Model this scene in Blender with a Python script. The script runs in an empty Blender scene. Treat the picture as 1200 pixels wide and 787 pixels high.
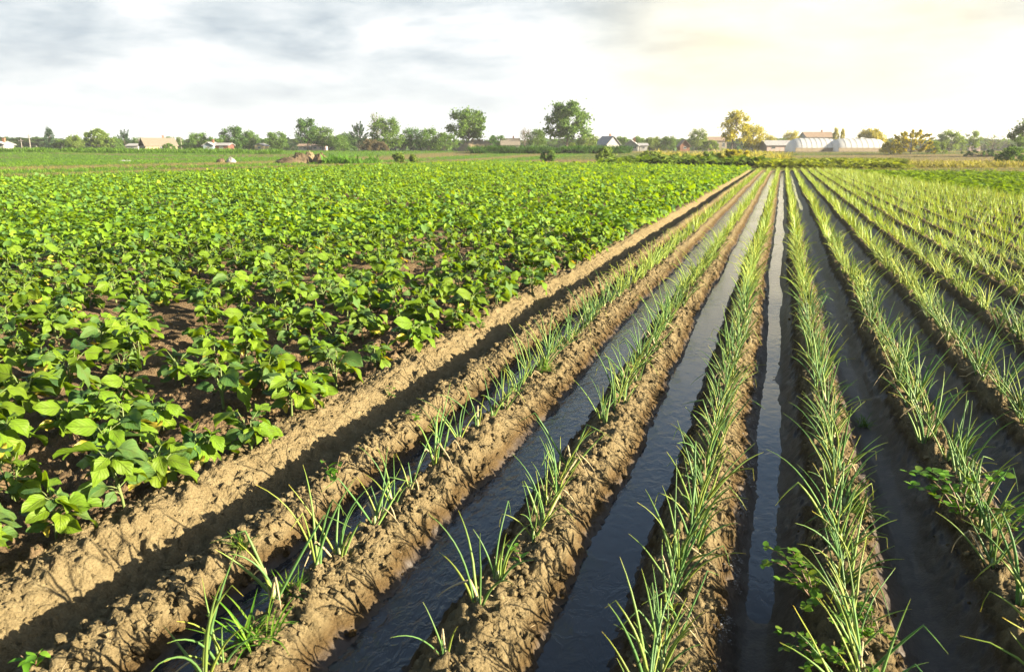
import bpy, math, random
import numpy as np

R = math.radians
rng = np.random.default_rng(11)
SC = bpy.context.scene
COL = SC.collection

# ------------------------------------------------------------------ camera frame
F = 933.0            # focal length in pixels of a 1200 px wide photograph
H = 1.75             # eye height above the ridge crests (crests are z = 0)
PITCH = R(13.12)
YAW = R(18.36)       # the furrows run along +Y, the camera looks to the left of them
SUN_EL = R(16.5)
SUN_AZ = R(86)       # clockwise from +Y: low sun square to the furrows, from the right
cy, sy = math.cos(YAW), math.sin(YAW)


def ray(x, y):
    u = (x - 600) / F
    v = (393.5 - y) / F
    d = (u, math.cos(PITCH) + v * math.sin(PITCH), -math.sin(PITCH) + v * math.cos(PITCH))
    return np.array([cy * d[0] - sy * d[1], sy * d[0] + cy * d[1], d[2]])


def gnd(x, y, z=0.0):
    d = ray(x, y)
    t = (z - H) / d[2]
    return d[0] * t, d[1] * t


def far_xy(x, b):
    a = (x - 600) / F * (b * math.cos(PITCH))
    return cy * a - sy * b, sy * a + cy * b


def z_at(y, b):
    k = (393.5 - y) / F
    return H + b * (k * math.cos(PITCH) - math.sin(PITCH)) / (math.cos(PITCH) + k * math.sin(PITCH))


# ------------------------------------------------------------------ noise
def _hash(ix, iy, seed):
    h = (ix.astype(np.int64) * 374761393 + iy.astype(np.int64) * 668265263 + seed * 974634777) & 0xFFFFFFFF
    h = ((h ^ (h >> 13)) * 1274126177) & 0xFFFFFFFF
    h = ((h ^ (h >> 16)) * 2246822519) & 0xFFFFFFFF
    return ((h ^ (h >> 15)) & 0xFFFFFF) / float(0x1000000)


def vnoise(x, y, seed=0):
    ix = np.floor(x); iy = np.floor(y)
    fx = x - ix; fy = y - iy
    fx = fx * fx * fx * (fx * (fx * 6 - 15) + 10); fy = fy * fy * fy * (fy * (fy * 6 - 15) + 10)
    a = _hash(ix, iy, seed); b = _hash(ix + 1, iy, seed)
    c = _hash(ix, iy + 1, seed); d = _hash(ix + 1, iy + 1, seed)
    return (a + (b - a) * fx) * (1 - fy) + (c + (d - c) * fx) * fy


def fbm(x, y, seed=0, octaves=4):
    s = 0; a = 0.5; t = 0
    for o in range(octaves):
        s = s + a * vnoise(x * 2 ** o + 17.3 * o, y * 2 ** o - 9.1 * o, seed + o); t += a; a *= 0.5
    return s / t


def clods(x, y, cell, seed):
    """lumpy height 0..1: rounded lumps of uneven size, one at most per cell"""
    gx = x / cell; gy = y / cell
    ix = np.floor(gx); iy = np.floor(gy)
    out = np.zeros_like(x)
    for dx in (-1, 0, 1):
        for dy in (-1, 0, 1):
            cx = ix + dx; c_y = iy + dy
            px = cx + _hash(cx, c_y, seed); py = c_y + _hash(cx, c_y, seed + 1)
            r = 0.25 + 0.55 * _hash(cx, c_y, seed + 2) ** 2
            an = _hash(cx, c_y, seed + 3) * 6.28
            ex = (gx - px); ey = (gy - py)
            u = ex * np.cos(an) + ey * np.sin(an); v = (-ex * np.sin(an) + ey * np.cos(an)) * 1.35
            q = 1 - (u * u + v * v) / (r * r)
            out = np.maximum(out, np.sqrt(np.maximum(q, 0)) * r / 0.8)
    return out


def sstep(a, b, x):
    t = np.clip((x - a) / (b - a), 0, 1)
    return t * t * (3 - 2 * t)


# ------------------------------------------------------------------ mesh helpers
def mesh_np(name, V, Q=None, T=None, uv=None, attrs=None, mat=None, smooth=True):
    me = bpy.data.meshes.new(name)
    V = np.ascontiguousarray(V, dtype=np.float32)
    idx = []; starts = []; tot = []; o = 0
    if Q is not None and len(Q):
        Q = np.asarray(Q, dtype=np.int32)
        idx.append(Q.ravel()); starts.append(o + 4 * np.arange(len(Q))); tot.append(np.full(len(Q), 4)); o += 4 * len(Q)
    if T is not None and len(T):
        T = np.asarray(T, dtype=np.int32)
        idx.append(T.ravel()); starts.append(o + 3 * np.arange(len(T))); tot.append(np.full(len(T), 3)); o += 3 * len(T)
    idx = np.concatenate(idx).astype(np.int32)
    starts = np.concatenate(starts).astype(np.int32)
    me.vertices.add(len(V)); me.vertices.foreach_set('co', V.ravel())
    me.loops.add(len(idx)); me.loops.foreach_set('vertex_index', idx)
    me.polygons.add(len(starts)); me.polygons.foreach_set('loop_start', starts)
    try:
        me.polygons.foreach_set('loop_total', np.concatenate(tot).astype(np.int32))
    except Exception:
        pass
    me.polygons.foreach_set('use_smooth', np.full(len(starts), smooth, dtype=bool))
    if uv is not None:
        l = me.uv_layers.new(name='UVMap')
        l.data.foreach_set('uv', np.asarray(uv, dtype=np.float32)[idx].ravel())
    for k, a in (attrs or {}).items():
        a = np.asarray(a, dtype=np.float32)
        if a.ndim == 1:
            at = me.attributes.new(k, 'FLOAT', 'POINT'); at.data.foreach_set('value', a)
        else:
            at = me.attributes.new(k, 'FLOAT_COLOR', 'POINT')
            if a.shape[1] == 3:
                a = np.concatenate([a, np.ones((len(a), 1), np.float32)], 1)
            at.data.foreach_set('color', np.ascontiguousarray(a, dtype=np.float32).ravel())
    me.update(calc_edges=True)
    me.validate()
    if mat is not None:
        me.materials.append(mat)
    return me


def obj(name, me, parent=None, loc=None, rotz=0.0, scale=None):
    o = bpy.data.objects.new(name, me)
    COL.objects.link(o)
    if parent is not None:
        o.parent = parent
    if loc is not None:
        o.location = loc
    if rotz:
        o.rotation_euler = (0, 0, rotz)
    if scale is not None:
        o.scale = scale if hasattr(scale, '__len__') else (scale,) * 3
    return o


def tag(o, label, cat, group=None, kind=None):
    o['label'] = label; o['category'] = cat
    if group:
        o['group'] = group
    if kind:
        o['kind'] = kind
    return o


def thing(name, label, cat, loc=(0, 0, 0), rotz=0.0, scale=1.0, group=None):
    o = obj(name, None, None, loc, rotz, scale)
    o.empty_display_size = 0.1
    return tag(o, label, cat, group)


class MB:
    """collects vertices, quads and triangles"""
    def __init__(s):
        s.V = []; s.Q = []; s.T = []; s.U = []; s.C = []; s.n = 0

    def add(s, V, Q=None, T=None, uv=None, c=None):
        V = np.asarray(V, float).reshape(-1, 3)
        s.V.append(V)
        if Q is not None and len(Q):
            s.Q.append(np.asarray(Q) + s.n)
        if T is not None and len(T):
            s.T.append(np.asarray(T) + s.n)
        s.U.append(np.zeros((len(V), 2)) if uv is None else np.asarray(uv, float))
        s.C.append(np.tile(np.array([[1., 1., 1.]]), (len(V), 1)) if c is None else np.broadcast_to(np.asarray(c, float), (len(V), 3)))
        s.n += len(V)

    def arrays(s):
        V = np.concatenate(s.V)
        Q = np.concatenate(s.Q) if s.Q else np.zeros((0, 4), int)
        T = np.concatenate(s.T) if s.T else np.zeros((0, 3), int)
        return V, Q, T, np.concatenate(s.U), np.concatenate(s.C)

    def mesh(s, name, mat, smooth=True):
        V, Q, T, U, Cc = s.arrays()
        return mesh_np(name, V, Q, T, U, {'tint': Cc}, mat, smooth)

    def box(s, x0, x1, y0, y1, z0, z1):
        V = [(x, y, z) for z in (z0, z1) for y in (y0, y1) for x in (x0, x1)]
        s.add(V, [(0, 2, 3, 1), (4, 5, 7, 6), (0, 1, 5, 4), (2, 6, 7, 3), (0, 4, 6, 2), (1, 3, 7, 5)])

    def tube(s, P, r, n=6, cap=True, uv_t=True):
        P = np.asarray(P, float); r = np.broadcast_to(np.asarray(r, float), (len(P),))
        tan = np.gradient(P, axis=0)
        tan /= np.linalg.norm(tan, axis=1)[:, None] + 1e-9
        ref = np.array([0.31, 0.87, 0.39]) if abs(tan[0][2]) > .8 else np.array([0, 0, 1.])
        a = np.cross(tan, ref); a /= np.linalg.norm(a, axis=1)[:, None] + 1e-9
        b = np.cross(tan, a)
        an = np.arange(n) / n * 2 * math.pi
        V = P[:, None, :] + r[:, None, None] * (np.cos(an)[None, :, None] * a[:, None, :] + np.sin(an)[None, :, None] * b[:, None, :])
        Q = [(i * n + j, i * n + (j + 1) % n, (i + 1) * n + (j + 1) % n, (i + 1) * n + j) for i in range(len(P) - 1) for j in range(n)]
        U = np.stack([np.tile(an / 6.283, len(P)), np.repeat(np.linspace(0, 1, len(P)), n)], 1)
        T = []
        V = V.reshape(-1, 3)
        if cap:
            m = (len(P) - 1) * n
            T = [(m, m + j, m + j + 1) for j in range(1, n - 1)]
        s.add(V, Q, T, U)


def tile(proto, pos, rz, sc, tilt=None):
    """many transformed copies of one prototype (V,Q,T,U) merged into arrays"""
    V, Q, T, U = proto[:4]
    n = len(pos); m = len(V)
    c = np.cos(rz)[:, None]; s = np.sin(rz)[:, None]
    sc = np.asarray(sc)
    if sc.ndim == 1:
        sc = np.repeat(sc[:, None], 3, 1)
    X = V[None, :, 0] * sc[:, 0:1]; Y = V[None, :, 1] * sc[:, 1:2]; Z = V[None, :, 2] * sc[:, 2:3]
    out = np.stack([c * X - s * Y + pos[:, 0:1], s * X + c * Y + pos[:, 1:2], Z + pos[:, 2:3]], 2).reshape(-1, 3)
    off = (np.arange(n) * m)[:, None, None]
    q = (Q[None] + off).reshape(-1, 4) if len(Q) else np.zeros((0, 4), int)
    t = (T[None] + off).reshape(-1, 3) if len(T) else np.zeros((0, 3), int)
    return out, q, t, np.tile(U, (n, 1))


# ------------------------------------------------------------------ materials
def new_mat(name):
    m = bpy.data.materials.new(name); m.use_nodes = True
    nt = m.node_tree; nt.nodes.clear()
    return m, nt, nt.nodes, nt.links


def node(nodes, t, **kw):
    n = nodes.new(t)
    for k, v in kw.items():
        setattr(n, k, v)
    return n


def setin(n, **kw):
    for k, v in kw.items():
        n.inputs[k.replace('_', ' ')].default_value = v


def ramp(nodes, stops, interp='LINEAR'):
    n = nodes.new('ShaderNodeValToRGB')
    n.color_ramp.interpolation = interp
    e = n.color_ramp.elements
    e[0].position, e[0].color = stops[0][0], (*stops[0][1], 1)
    e[1].position, e[1].color = stops[-1][0], (*stops[-1][1], 1)
    for p, c in stops[1:-1]:
        k = e.new(p); k.color = (*c, 1)
    return n


def mix(nodes, links, fac, a, b, blend='MIX'):
    n = nodes.new('ShaderNodeMix'); n.data_type = 'RGBA'; n.blend_type = blend
    for s, v in ((n.inputs[0], fac), (n.inputs[6], a), (n.inputs[7], b)):
        if hasattr(v, 'is_linked'):
            links.new(v, s)
        else:
            s.default_value = (*v, 1) if isinstance(v, (tuple, list)) and len(v) == 3 else v
    return n.outputs[2]


def mth(nodes, links, op, a, b=None, c=None, clamp=False):
    n = nodes.new('ShaderNodeMath'); n.operation = op; n.use_clamp = clamp
    for i, v in enumerate((a, b, c)):
        if v is None:
            continue
        if hasattr(v, 'is_linked'):
            links.new(v, n.inputs[i])
        else:
            n.inputs[i].default_value = v
    return n.outputs[0]


ALB = 0.53   # the low sun is photographed bright: albedos sit at the dark end of their real range


LEAF = 0.86


def dk(stops, k=ALB):
    return [(p, tuple(v * k for v in c)) for p, c in stops]


def leaf_mat(name, ramp_stops, transl, tfac=0.35, rough=0.5, spec=0.4, tint=False, vein=False, obj_rand=0.0, along=None):
    m, nt, N, L = new_mat(name)
    geo = N.new('ShaderNodeNewGeometry')
    r = ramp(N, ramp_stops if tint else dk(ramp_stops, LEAF))
    L.new(geo.outputs['Random Per Island'], r.inputs[0])
    col = r.outputs[0]
    if tint:
        at = node(N, 'ShaderNodeAttribute', attribute_name='tint')
        col = mix(N, L, 1.0, col, at.outputs['Color'], 'MULTIPLY')
    if obj_rand:
        oi = N.new('ShaderNodeObjectInfo')
        hs = N.new('ShaderNodeHueSaturation')
        L.new(col, hs.inputs['Color'])
        v = mth(N, L, 'MULTIPLY_ADD', oi.outputs['Random'], obj_rand, 1 - obj_rand / 2)
        L.new(v, hs.inputs['Value'])
        h = mth(N, L, 'MULTIPLY_ADD', oi.outputs['Random'], obj_rand * 0.06, 0.5 - obj_rand * 0.03)
        L.new(h, hs.inputs['Hue'])
        col = hs.outputs[0]
    uvn = None
    if vein or along:
        tc = N.new('ShaderNodeTexCoord'); sp = N.new('ShaderNodeSeparateXYZ')
        L.new(tc.outputs['UV'], sp.inputs[0])
    if vein:
        # pale midrib and side veins
        a = mth(N, L, 'ABSOLUTE', mth(N, L, 'SUBTRACT', sp.outputs[0], 0.5))
        mid = mth(N, L, 'SUBTRACT', 1.0, mth(N, L, 'MULTIPLY', a, 28.0), clamp=True)
        w = mth(N, L, 'SUBTRACT', mth(N, L, 'MULTIPLY', sp.outputs[1], 6.0), mth(N, L, 'MULTIPLY', a, 5.0))
        fr = mth(N, L, 'ABSOLUTE', mth(N, L, 'SUBTRACT', mth(N, L, 'FRACT', w), 0.5))
        side = mth(N, L, 'SUBTRACT', 1.0, mth(N, L, 'MULTIPLY', fr, 9.0), clamp=True)
        vv = mth(N, L, 'MAXIMUM', mid, mth(N, L, 'MULTIPLY', side, 0.45))
        nz = node(N, 'ShaderNodeTexNoise'); setin(nz, Scale=26.0, Detail=3.0)
        tc2 = N.new('ShaderNodeTexCoord'); L.new(tc2.outputs['Object'], nz.inputs['Vector'])
        col = mix(N, L, mth(N, L, 'MULTIPLY', mth(N, L, 'SUBTRACT', nz.outputs[0], 0.45, clamp=True), 1.6), col, (0.07, 0.092, 0.012))
        col = mix(N, L, mth(N, L, 'MULTIPLY', vv, 0.5), col, (0.098, 0.127, 0.037))
    if along:
        rr = ramp(N, along)
        L.new(sp.outputs[1], rr.inputs[0])
        col = mix(N, L, 1.0, col, rr.outputs[0], 'MULTIPLY')
    p = N.new('ShaderNodeBsdfPrincipled')
    L.new(col, p.inputs['Base Color'])
    setin(p, Roughness=rough); p.inputs['Specular IOR Level'].default_value = spec
    if vein:
        bm = N.new('ShaderNodeBump'); setin(bm, Strength=0.8, Distance=0.006)
        L.new(vv, bm.inputs['Height']); L.new(bm.outputs[0], p.inputs['Normal'])
    tr = N.new('ShaderNodeBsdfTranslucent')
    tcol = mix(N, L, 1.0, col, transl, 'MULTIPLY')
    L.new(tcol, tr.inputs['Color'])
    ms = N.new('ShaderNodeMixShader'); ms.inputs[0].default_value = tfac
    L.new(p.outputs[0], ms.inputs[1]); L.new(tr.outputs[0], ms.inputs[2])
    o = N.new('ShaderNodeOutputMaterial'); L.new(ms.outputs[0], o.inputs[0])
    return m


def plain_mat(name, c1, c2, scale=3.0, rough=0.85, bump=0.2, detail=6.0, spec=0.3, dist=0.02, stripe=None):
    m, nt, N, L = new_mat(name)
    tc = N.new('ShaderNodeTexCoord')
    nz = node(N, 'ShaderNodeTexNoise'); setin(nz, Scale=scale, Detail=detail, Roughness=0.65)
    L.new(tc.outputs['Object'], nz.inputs['Vector'])
    r = ramp(N, dk([(0.3, c1), (0.7, c2)])); L.new(nz.outputs[0], r.inputs[0])
    p = N.new('ShaderNodeBsdfPrincipled'); setin(p, Roughness=rough); p.inputs['Specular IOR Level'].default_value = spec
    L.new(r.outputs[0], p.inputs['Base Color'])
    h = nz.outputs[0]
    if stripe:
        w = node(N, 'ShaderNodeTexWave', bands_direction=stripe[0]); setin(w, Scale=stripe[1], Distortion=stripe[2])
        L.new(tc.outputs['Object'], w.inputs['Vector'])
        h = w.outputs['Fac']
    b = N.new('ShaderNodeBump'); setin(b, Strength=bump, Distance=dist)
    L.new(h, b.inputs['Height']); L.new(b.outputs[0], p.inputs['Normal'])
    o = N.new('ShaderNodeOutputMaterial'); L.new(p.outputs[0], o.inputs[0])
    return m


# ------------------------------------------------------------------ the land
ROWS = [-1.74, -0.985, -0.285, 0.385, 1.02] + [1.66 + 0.645 * k for k in range(19)]   # planted crests, left to right
RIDGE1 = -2.28        # bare clumpy ridge
BANK = -2.93          # edge of the leafy field
WL = -0.138           # water level in the flooded furrows
NEAR_END = 77.0


def row_shift(x, y):
    return 0.035 * (fbm(x * 0 + 3.1, y * 0.22, 5, 2) - .5) + 0.09 * (fbm(x * .8, y * .45, 9, 3) - .5)


CR = np.array([RIDGE1] + ROWS)


def onion_right(y):
    """right-hand limit of the onion field"""
    return np.interp(y, [0, 20, 34, 53, 78], [12.5, 10.2, 8.8, 7.2, 5.6])


def field_left_far(x):
    """far limit (Y) of the leafy field for a given X"""
    return np.interp(x, [-41, -40, -4], [0, 108, 82])


def terrain(x, y):
    d = np.hypot(x, y)
    return 1.5 * sstep(125, 235, d)


def ground_z(x, y, fine=True):
    x = np.asarray(x, float); y = np.asarray(y, float)
    d = np.hypot(x, y)
    xs = x + row_shift(x, y)
    # ridge-and-furrow profile between successive crests
    k = np.clip(np.searchsorted(CR, xs), 1, len(CR) - 1)
    a = CR[k - 1]; b = CR[k]
    u = np.minimum(xs - a, b - xs) / ((b - a) * 0.5)
    depth = np.where(xs > 0.385, 0.185, 0.215)
    zf = -depth * sstep(0.12, 0.93, np.clip(u, 0, 1))
    f4 = (xs > -.285) & (xs < .385)
    zf = zf + np.where(f4, .075 * np.maximum(xs - .0, 0) * sstep(.35, .9, u), 0)
    # dry furrow between the bank and the bare ridge
    ud = np.minimum(RIDGE1 - xs, xs - BANK) / 0.325
    zd = -0.20 * sstep(0.05, 1.0, np.clip(ud, 0, 1))
    # leafy field: low, broken ridges
    ze = -0.045 + 0.035 * np.cos((xs - BANK) * 2 * math.pi / 0.62)
    ze = np.where(xs > BANK - 0.15, ze * 0.4, ze)
    z = np.where(xs >= RIDGE1, zf, np.where(xs >= BANK, zd, ze))
    infield = (xs < onion_right(y)) & (y < NEAR_END + 1.5 * np.sin(x))
    fade = sstep(0.0, 0.6, onion_right(y) - xs) * sstep(0, 1.5, NEAR_END - y)
    z = np.where(xs >= RIDGE1, z * fade - 0.03 * (1 - fade), z * sstep(0, 3, field_left_far(x) - y))
    if fine:
        dry = np.where(xs > 0.1, sstep(0.72, 0.4, u), np.where(xs > RIDGE1, sstep(0.80, 0.55, u), 1.0))
        mudbed = np.where(xs > RIDGE1, sstep(0.6, 0.95, u), 0.0)
        nearw = sstep(28, 9, d)
        z = z + 0.05 * (fbm(x * 2.6, y * 1.6, 21, 3) - .5) * dry * sstep(80, 30, d)
        m = nearw > 0
        if m.any():
            xm, ym = x[m], y[m]
            am = 0.25 + 0.75 * dry[m]
            lump = 0.044 * clods(xm + .07 * (fbm(xm * 14, ym * 14, 71, 2) - .5), ym + .07 * (fbm(xm * 14, ym * 14, 73, 2) - .5), 0.10, 31) * sstep(.42, .62, fbm(xm * 2.2, ym * 2.2, 77, 2)) \
                + 0.036 * clods(xm + .04 * (fbm(xm * 25, ym * 25, 74, 2) - .5), ym + .04 * (fbm(xm * 25, ym * 25, 75, 2) - .5), 0.056, 41) * sstep(.35, .6, fbm(xm * 4, ym * 4, 78, 2)) + 0.020 * clods(xm, ym, 0.027, 51)
            rough = 0.048 * (fbm(xm * 17, ym * 17, 61, 4) - .5) + 0.030 * (np.abs(fbm(xm * 34, ym * 34, 66, 2) - .5) * 2 - .3)
            lump = lump * (.55 + .9 * vnoise(xm * 42, ym * 42, 69))
            smooth_bank = np.where((xs[m] > BANK + .02) & (xs[m] < BANK + .22), 0.95, 1.0)
            zz = z[m] + (lump * (1 - 0.92 * mudbed[m]) * am * smooth_bank + rough * (0.35 + .65 * dry[m]) * (1 - .6 * mudbed[m])) * nearw[m] * 0.95
            zz += mudbed[m] * 0.02 * (fbm(xm * 7 + 2 * fbm(xm * 4, ym * 4, 5, 2), ym * 4, 88, 3) - .5)
            z[m] = zz
    return z + terrain(x, y)


def axis(segs):
    out = []
    for a, b, s0, s1 in segs:
        x = a; 
        n = max(2, int(2 * abs(b - a) / (s0 + s1)))
        t = np.linspace(0, 1, n, endpoint=False)
        # spacing grows from s0 to s1 across the segment
        w = s0 * (s1 / s0) ** t
        cs = np.concatenate([[0], np.cumsum(w)])[:-1]
        cs = cs / (cs[-1] + w[-1]) * (b - a) + a
        out.append(cs)
    out.append(np.array([segs[-1][1]]))
    return np.concatenate(out)


xs_ax = axis([(-1500, -75, 160, 3.0), (-75, -12, 3.0, 0.25), (-12, -4.2, 0.25, 0.02), (-4.2, 2.6, 0.0115, 0.0115),
              (2.6, 14.5, 0.014, 0.06), (14.5, 80, 0.06, 3.5), (80, 1500, 3.5, 160)])
ys_ax = axis([(-40, 0.9, 2.0, 0.05), (0.9, 1.5, 0.03, 0.012), (1.5, 6, 0.010, 0.030), (6, 40, 0.030, 0.30), (40, 260, 0.30, 3.5), (260, 2000, 3.5, 160)])
GX, GY = np.meshgrid(xs_ax, ys_ax)
nx, ny = len(xs_ax), len(ys_ax)
GXf, GYf = GX.ravel(), GY.ravel()
GZ = ground_z(GXf, GYf)
print('ground', nx, ny)
ii = (np.arange(ny - 1)[:, None] * nx + np.arange(nx - 1)[None, :]).ravel()
GQ = np.stack([ii, ii + 1, ii + 1 + nx, ii + nx], 1)

# soil states: wet near the water line, dark mud and painted shade in the right-hand furrows, vegetation colour far off
xs_ = GXf + row_shift(GXf, GYf)
kk = np.clip(np.searchsorted(CR, xs_), 1, len(CR) - 1)
uu = np.minimum(xs_ - CR[kk - 1], CR[kk] - xs_) / ((CR[kk] - CR[kk - 1]) * 0.5)
insoil = (xs_ >= RIDGE1) & (xs_ < onion_right(GYf)) & (GYf < NEAR_END)
edge = 0.035 * (fbm(GXf * 9, GYf * 5, 101, 3) - .5)
relz = GZ - terrain(GXf, GYf)
sunny = (xs_ - CR[kk - 1]) < (CR[kk] - xs_)          # flank that faces +X
right_shade = sstep(-.1, .5, xs_)                             # dark soil carried higher on the right, partly painting shade on the flanks
damp = np.where(insoil, sstep(-0.01, -0.085, relz + edge * 1.3 - .035 * right_shade), 0.0)
wet = np.where(insoil, sstep(-0.085, -0.128, relz + edge - .055 * right_shade), 0.0)
soilcol = np.ones((len(GXf), 3)) * np.array([0.25, 0.201, 0.108])
dd = np.hypot(GXf, GYf)
# bed of the leafy field is browner
soilcol[xs_ < BANK - .1] = (0.205, 0.148, 0.084)
# land beyond the fields: stubble, rough grass, mown strips
bcam = -sy * GXf + cy * GYf
acam = cy * GXf + sy * GYf
n1 = fbm(GXf * .05, GYf * .12, 201, 4); n2 = fbm(GXf * .5, GYf * .5, 205, 3)
grass = np.array([0.09, 0.15, 0.025]); straw = np.array([0.26, 0.21, 0.09]); dirt = np.array([0.21, 0.155, 0.09]); lush = np.array([0.09, 0.19, 0.02])
strip = sstep(.42, .58, fbm(bcam * 0.055 + .9, acam * .006, 211, 2) + .25 * (n2 - .5))
veg = grass[None] * strip[:, None] + straw[None] * (1 - strip[:, None])
sx = np.interp(GXf + 1.5 * (n2 - .5), [-90, -80, -78, -66, -64, -56, -54, -50, -48.5, -42, -41.2], [1, 1, .2, .1, 1, 1, .05, .05, 1, 1, .0])
lw = (GXf < -40.5)[:, None] * 1.0
veg = veg * (1 - lw) + (lush[None] * sx[:, None] * 1.15 + straw[None] * (1 - sx[:, None])) * lw
mid_ = ((GXf > -40.5) & (bcam < 185))[:, None] * sstep(.35, .5, fbm(bcam * .08, acam * .01, 231, 2))[:, None] * .8
veg = veg * (1 - mid_) + np.array([.24, .18, .09])[None] * mid_
w2 = sstep(.62, .75, n1)[:, None]
veg = veg * (1 - w2) + dirt[None] * w2
right = sstep(-1, 2.0, GXf - onion_right(GYf)) * sstep(84, 77, GYf)
veg = veg * (1 - right[:, None]) + lush[None] * right[:, None]
farw = np.where(xs_ < BANK, sstep(-1.0, 1.0, np.where(GXf < -40.6, 5, GYf - field_left_far(GXf))), np.maximum(sstep(0, .8, xs_ - onion_right(GYf)), sstep(-.5, 1.0, GYf - NEAR_END)))
farw = np.where(GYf < -1, 0, farw)
far_green = sstep(190, 300, dd)[:, None]
veg = veg * (1 - far_green) + grass[None] * far_green
gcol = soilcol * (1 - farw[:, None]) + veg * farw[:, None]

m, nt, N, L = new_mat('field_soil')
tc = N.new('ShaderNodeTexCoord')
at = node(N, 'ShaderNodeAttribute', attribute_name='soil')
aw = node(N, 'ShaderNodeAttribute', attribute_name='wet')
ad = node(N, 'ShaderNodeAttribute', attribute_name='damp')
nz = node(N, 'ShaderNodeTexNoise'); setin(nz, Scale=11.0, Detail=8.0, Roughness=0.7)
L.new(tc.outputs['Object'], nz.inputs['Vector'])
nf = node(N, 'ShaderNodeTexNoise'); setin(nf, Scale=95.0, Detail=6.0, Roughness=0.72)
L.new(tc.outputs['Object'], nf.inputs['Vector'])
vor = node(N, 'ShaderNodeTexVoronoi'); setin(vor, Scale=62.0)
L.new(tc.outputs['Object'], vor.inputs['Vector'])
v1 = ramp(N, dk([(0.25, (0.66, 0.62, 0.56)), (0.5, (0.95, 0.93, 0.90)), (0.8, (1.22, 1.24, 1.26))])); L.new(nz.outputs[0], v1.inputs[0])
col = mix(N, L, 1.0, at.outputs['Color'], v1.outputs[0], 'MULTIPLY')
v2 = ramp(N, [(0.3, (0.72, 0.70, 0.68)), (0.7, (1.2, 1.2, 1.2))]); L.new(nf.outputs[0], v2.inputs[0])
col = mix(N, L, 0.8, col, v2.outputs[0], 'MULTIPLY')
dampc = mix(N, L, 1.0, col, (0.48, 0.41, 0.34), 'MULTIPLY')
col = mix(N, L, ad.outputs['Fac'], col, dampc)
wetc = mix(N, L, nz.outputs[0], (0.014, 0.0094, 0.0058), (0.034, 0.0235, 0.0148))
col = mix(N, L, aw.outputs['Fac'], col, wetc)
p = N.new('ShaderNodeBsdfPrincipled')
L.new(col, p.inputs['Base Color'])
L.new(mth(N, L, 'MULTIPLY_ADD', aw.outputs['Fac'], -0.42, 0.95), p.inputs['Roughness'])
L.new(mth(N, L, 'MULTIPLY_ADD', aw.outputs['Fac'], 0.22, 0.06), p.inputs['Specular IOR Level'])
hh = mth(N, L, 'ADD', mth(N, L, 'MULTIPLY', nf.outputs[0], 0.7), mth(N, L, 'MULTIPLY', mth(N, L, 'SUBTRACT', 1.0, vor.outputs['Distance']), 0.5))
bp = N.new('ShaderNodeBump'); setin(bp, Distance=0.02)
L.new(hh, bp.inputs['Height'])
L.new(mth(N, L, 'MULTIPLY_ADD', aw.outputs['Fac'], -0.75, 0.95), bp.inputs['Strength'])
L.new(bp.outputs[0], p.inputs['Normal'])
o = N.new('ShaderNodeOutputMaterial'); L.new(p.outputs[0], o.inputs[0])
SOIL = m

g = obj('ground', mesh_np('ground', np.stack([GXf, GYf, GZ], 1), GQ, None, None, {'soil': gcol, 'wet': wet, 'damp': damp}, SOIL))
g['kind'] = 'structure'
del GX, GY, ii

# ------------------------------------------------------------------ water in the furrows
def water_mat(name, ripple, scale, strength):
    m, nt, N, L = new_mat(name)
    tc = N.new('ShaderNodeTexCoord')
    mp = N.new('ShaderNodeMapping'); mp.inputs['Scale'].default_value = ripple
    L.new(tc.outputs['Object'], mp.inputs['Vector'])
    n1 = node(N, 'ShaderNodeTexNoise'); setin(n1, Scale=scale, Detail=4.0, Roughness=0.55, Distortion=0.6)
    L.new(mp.outputs[0], n1.inputs['Vector'])
    n2 = node(N, 'ShaderNodeTexNoise'); setin(n2, Scale=0.9, Detail=2.0)
    L.new(tc.outputs['Object'], n2.inputs['Vector'])
    p = N.new('ShaderNodeBsdfPrincipled')
    c = mix(N, L, n2.outputs[0], (0.011, 0.012, 0.013), (0.032, 0.030, 0.027))
    L.new(c, p.inputs['Base Color'])
    setin(p, Roughness=0.06, IOR=1.33)
    b = N.new('ShaderNodeBump'); setin(b, Distance=0.02)
    L.new(mth(N, L, 'MULTIPLY', sstr(N, L, n2.outputs[0]), strength), b.inputs['Strength'])
    L.new(n1.outputs[0], b.inputs['Height']); L.new(b.outputs[0], p.inputs['Normal'])
    o = N.new('ShaderNodeOutputMaterial'); L.new(p.outputs[0], o.inputs[0])
    return m


def sstr(N, L, s):
    r = N.new('ShaderNodeMapRange'); r.inputs[1].default_value = .35; r.inputs[2].default_value = .65
    r.inputs[3].default_value = .45; r.inputs[4].default_value = 1.0
    L.new(s, r.inputs[0]); return r.outputs[0]


W_RIP = water_mat('rippled_water', (1.0, 0.5, 1.0), 21.0, 0.6)
W_CALM = water_mat('calm_water', (1.0, 0.6, 1.0), 14.0, 0.38)


def water(a, b, level, y0, y1, mat, lab):
    ys = np.concatenate([np.arange(y0, 12, .25), np.linspace(max(12, y0), y1, 80)])
    sh = row_shift(np.full_like(ys, (a + b) / 2), ys)
    lv = level(ys) if callable(level) else np.full_like(ys, level)
    xs = np.linspace(a + .06, b - .06, 5)
    V = np.stack([(xs[None, :] - sh[:, None]), np.repeat(ys[:, None], 5, 1), np.repeat(lv[:, None], 5, 1)], 2).reshape(-1, 3)
    i = (np.arange(len(ys) - 1)[:, None] * 5 + np.arange(4)[None]).ravel()
    o = obj('water', mesh_np('water', V, np.stack([i, i + 1, i + 6, i + 5], 1), None, None, None, mat))
    o['kind'] = 'structure'
    return o


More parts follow.
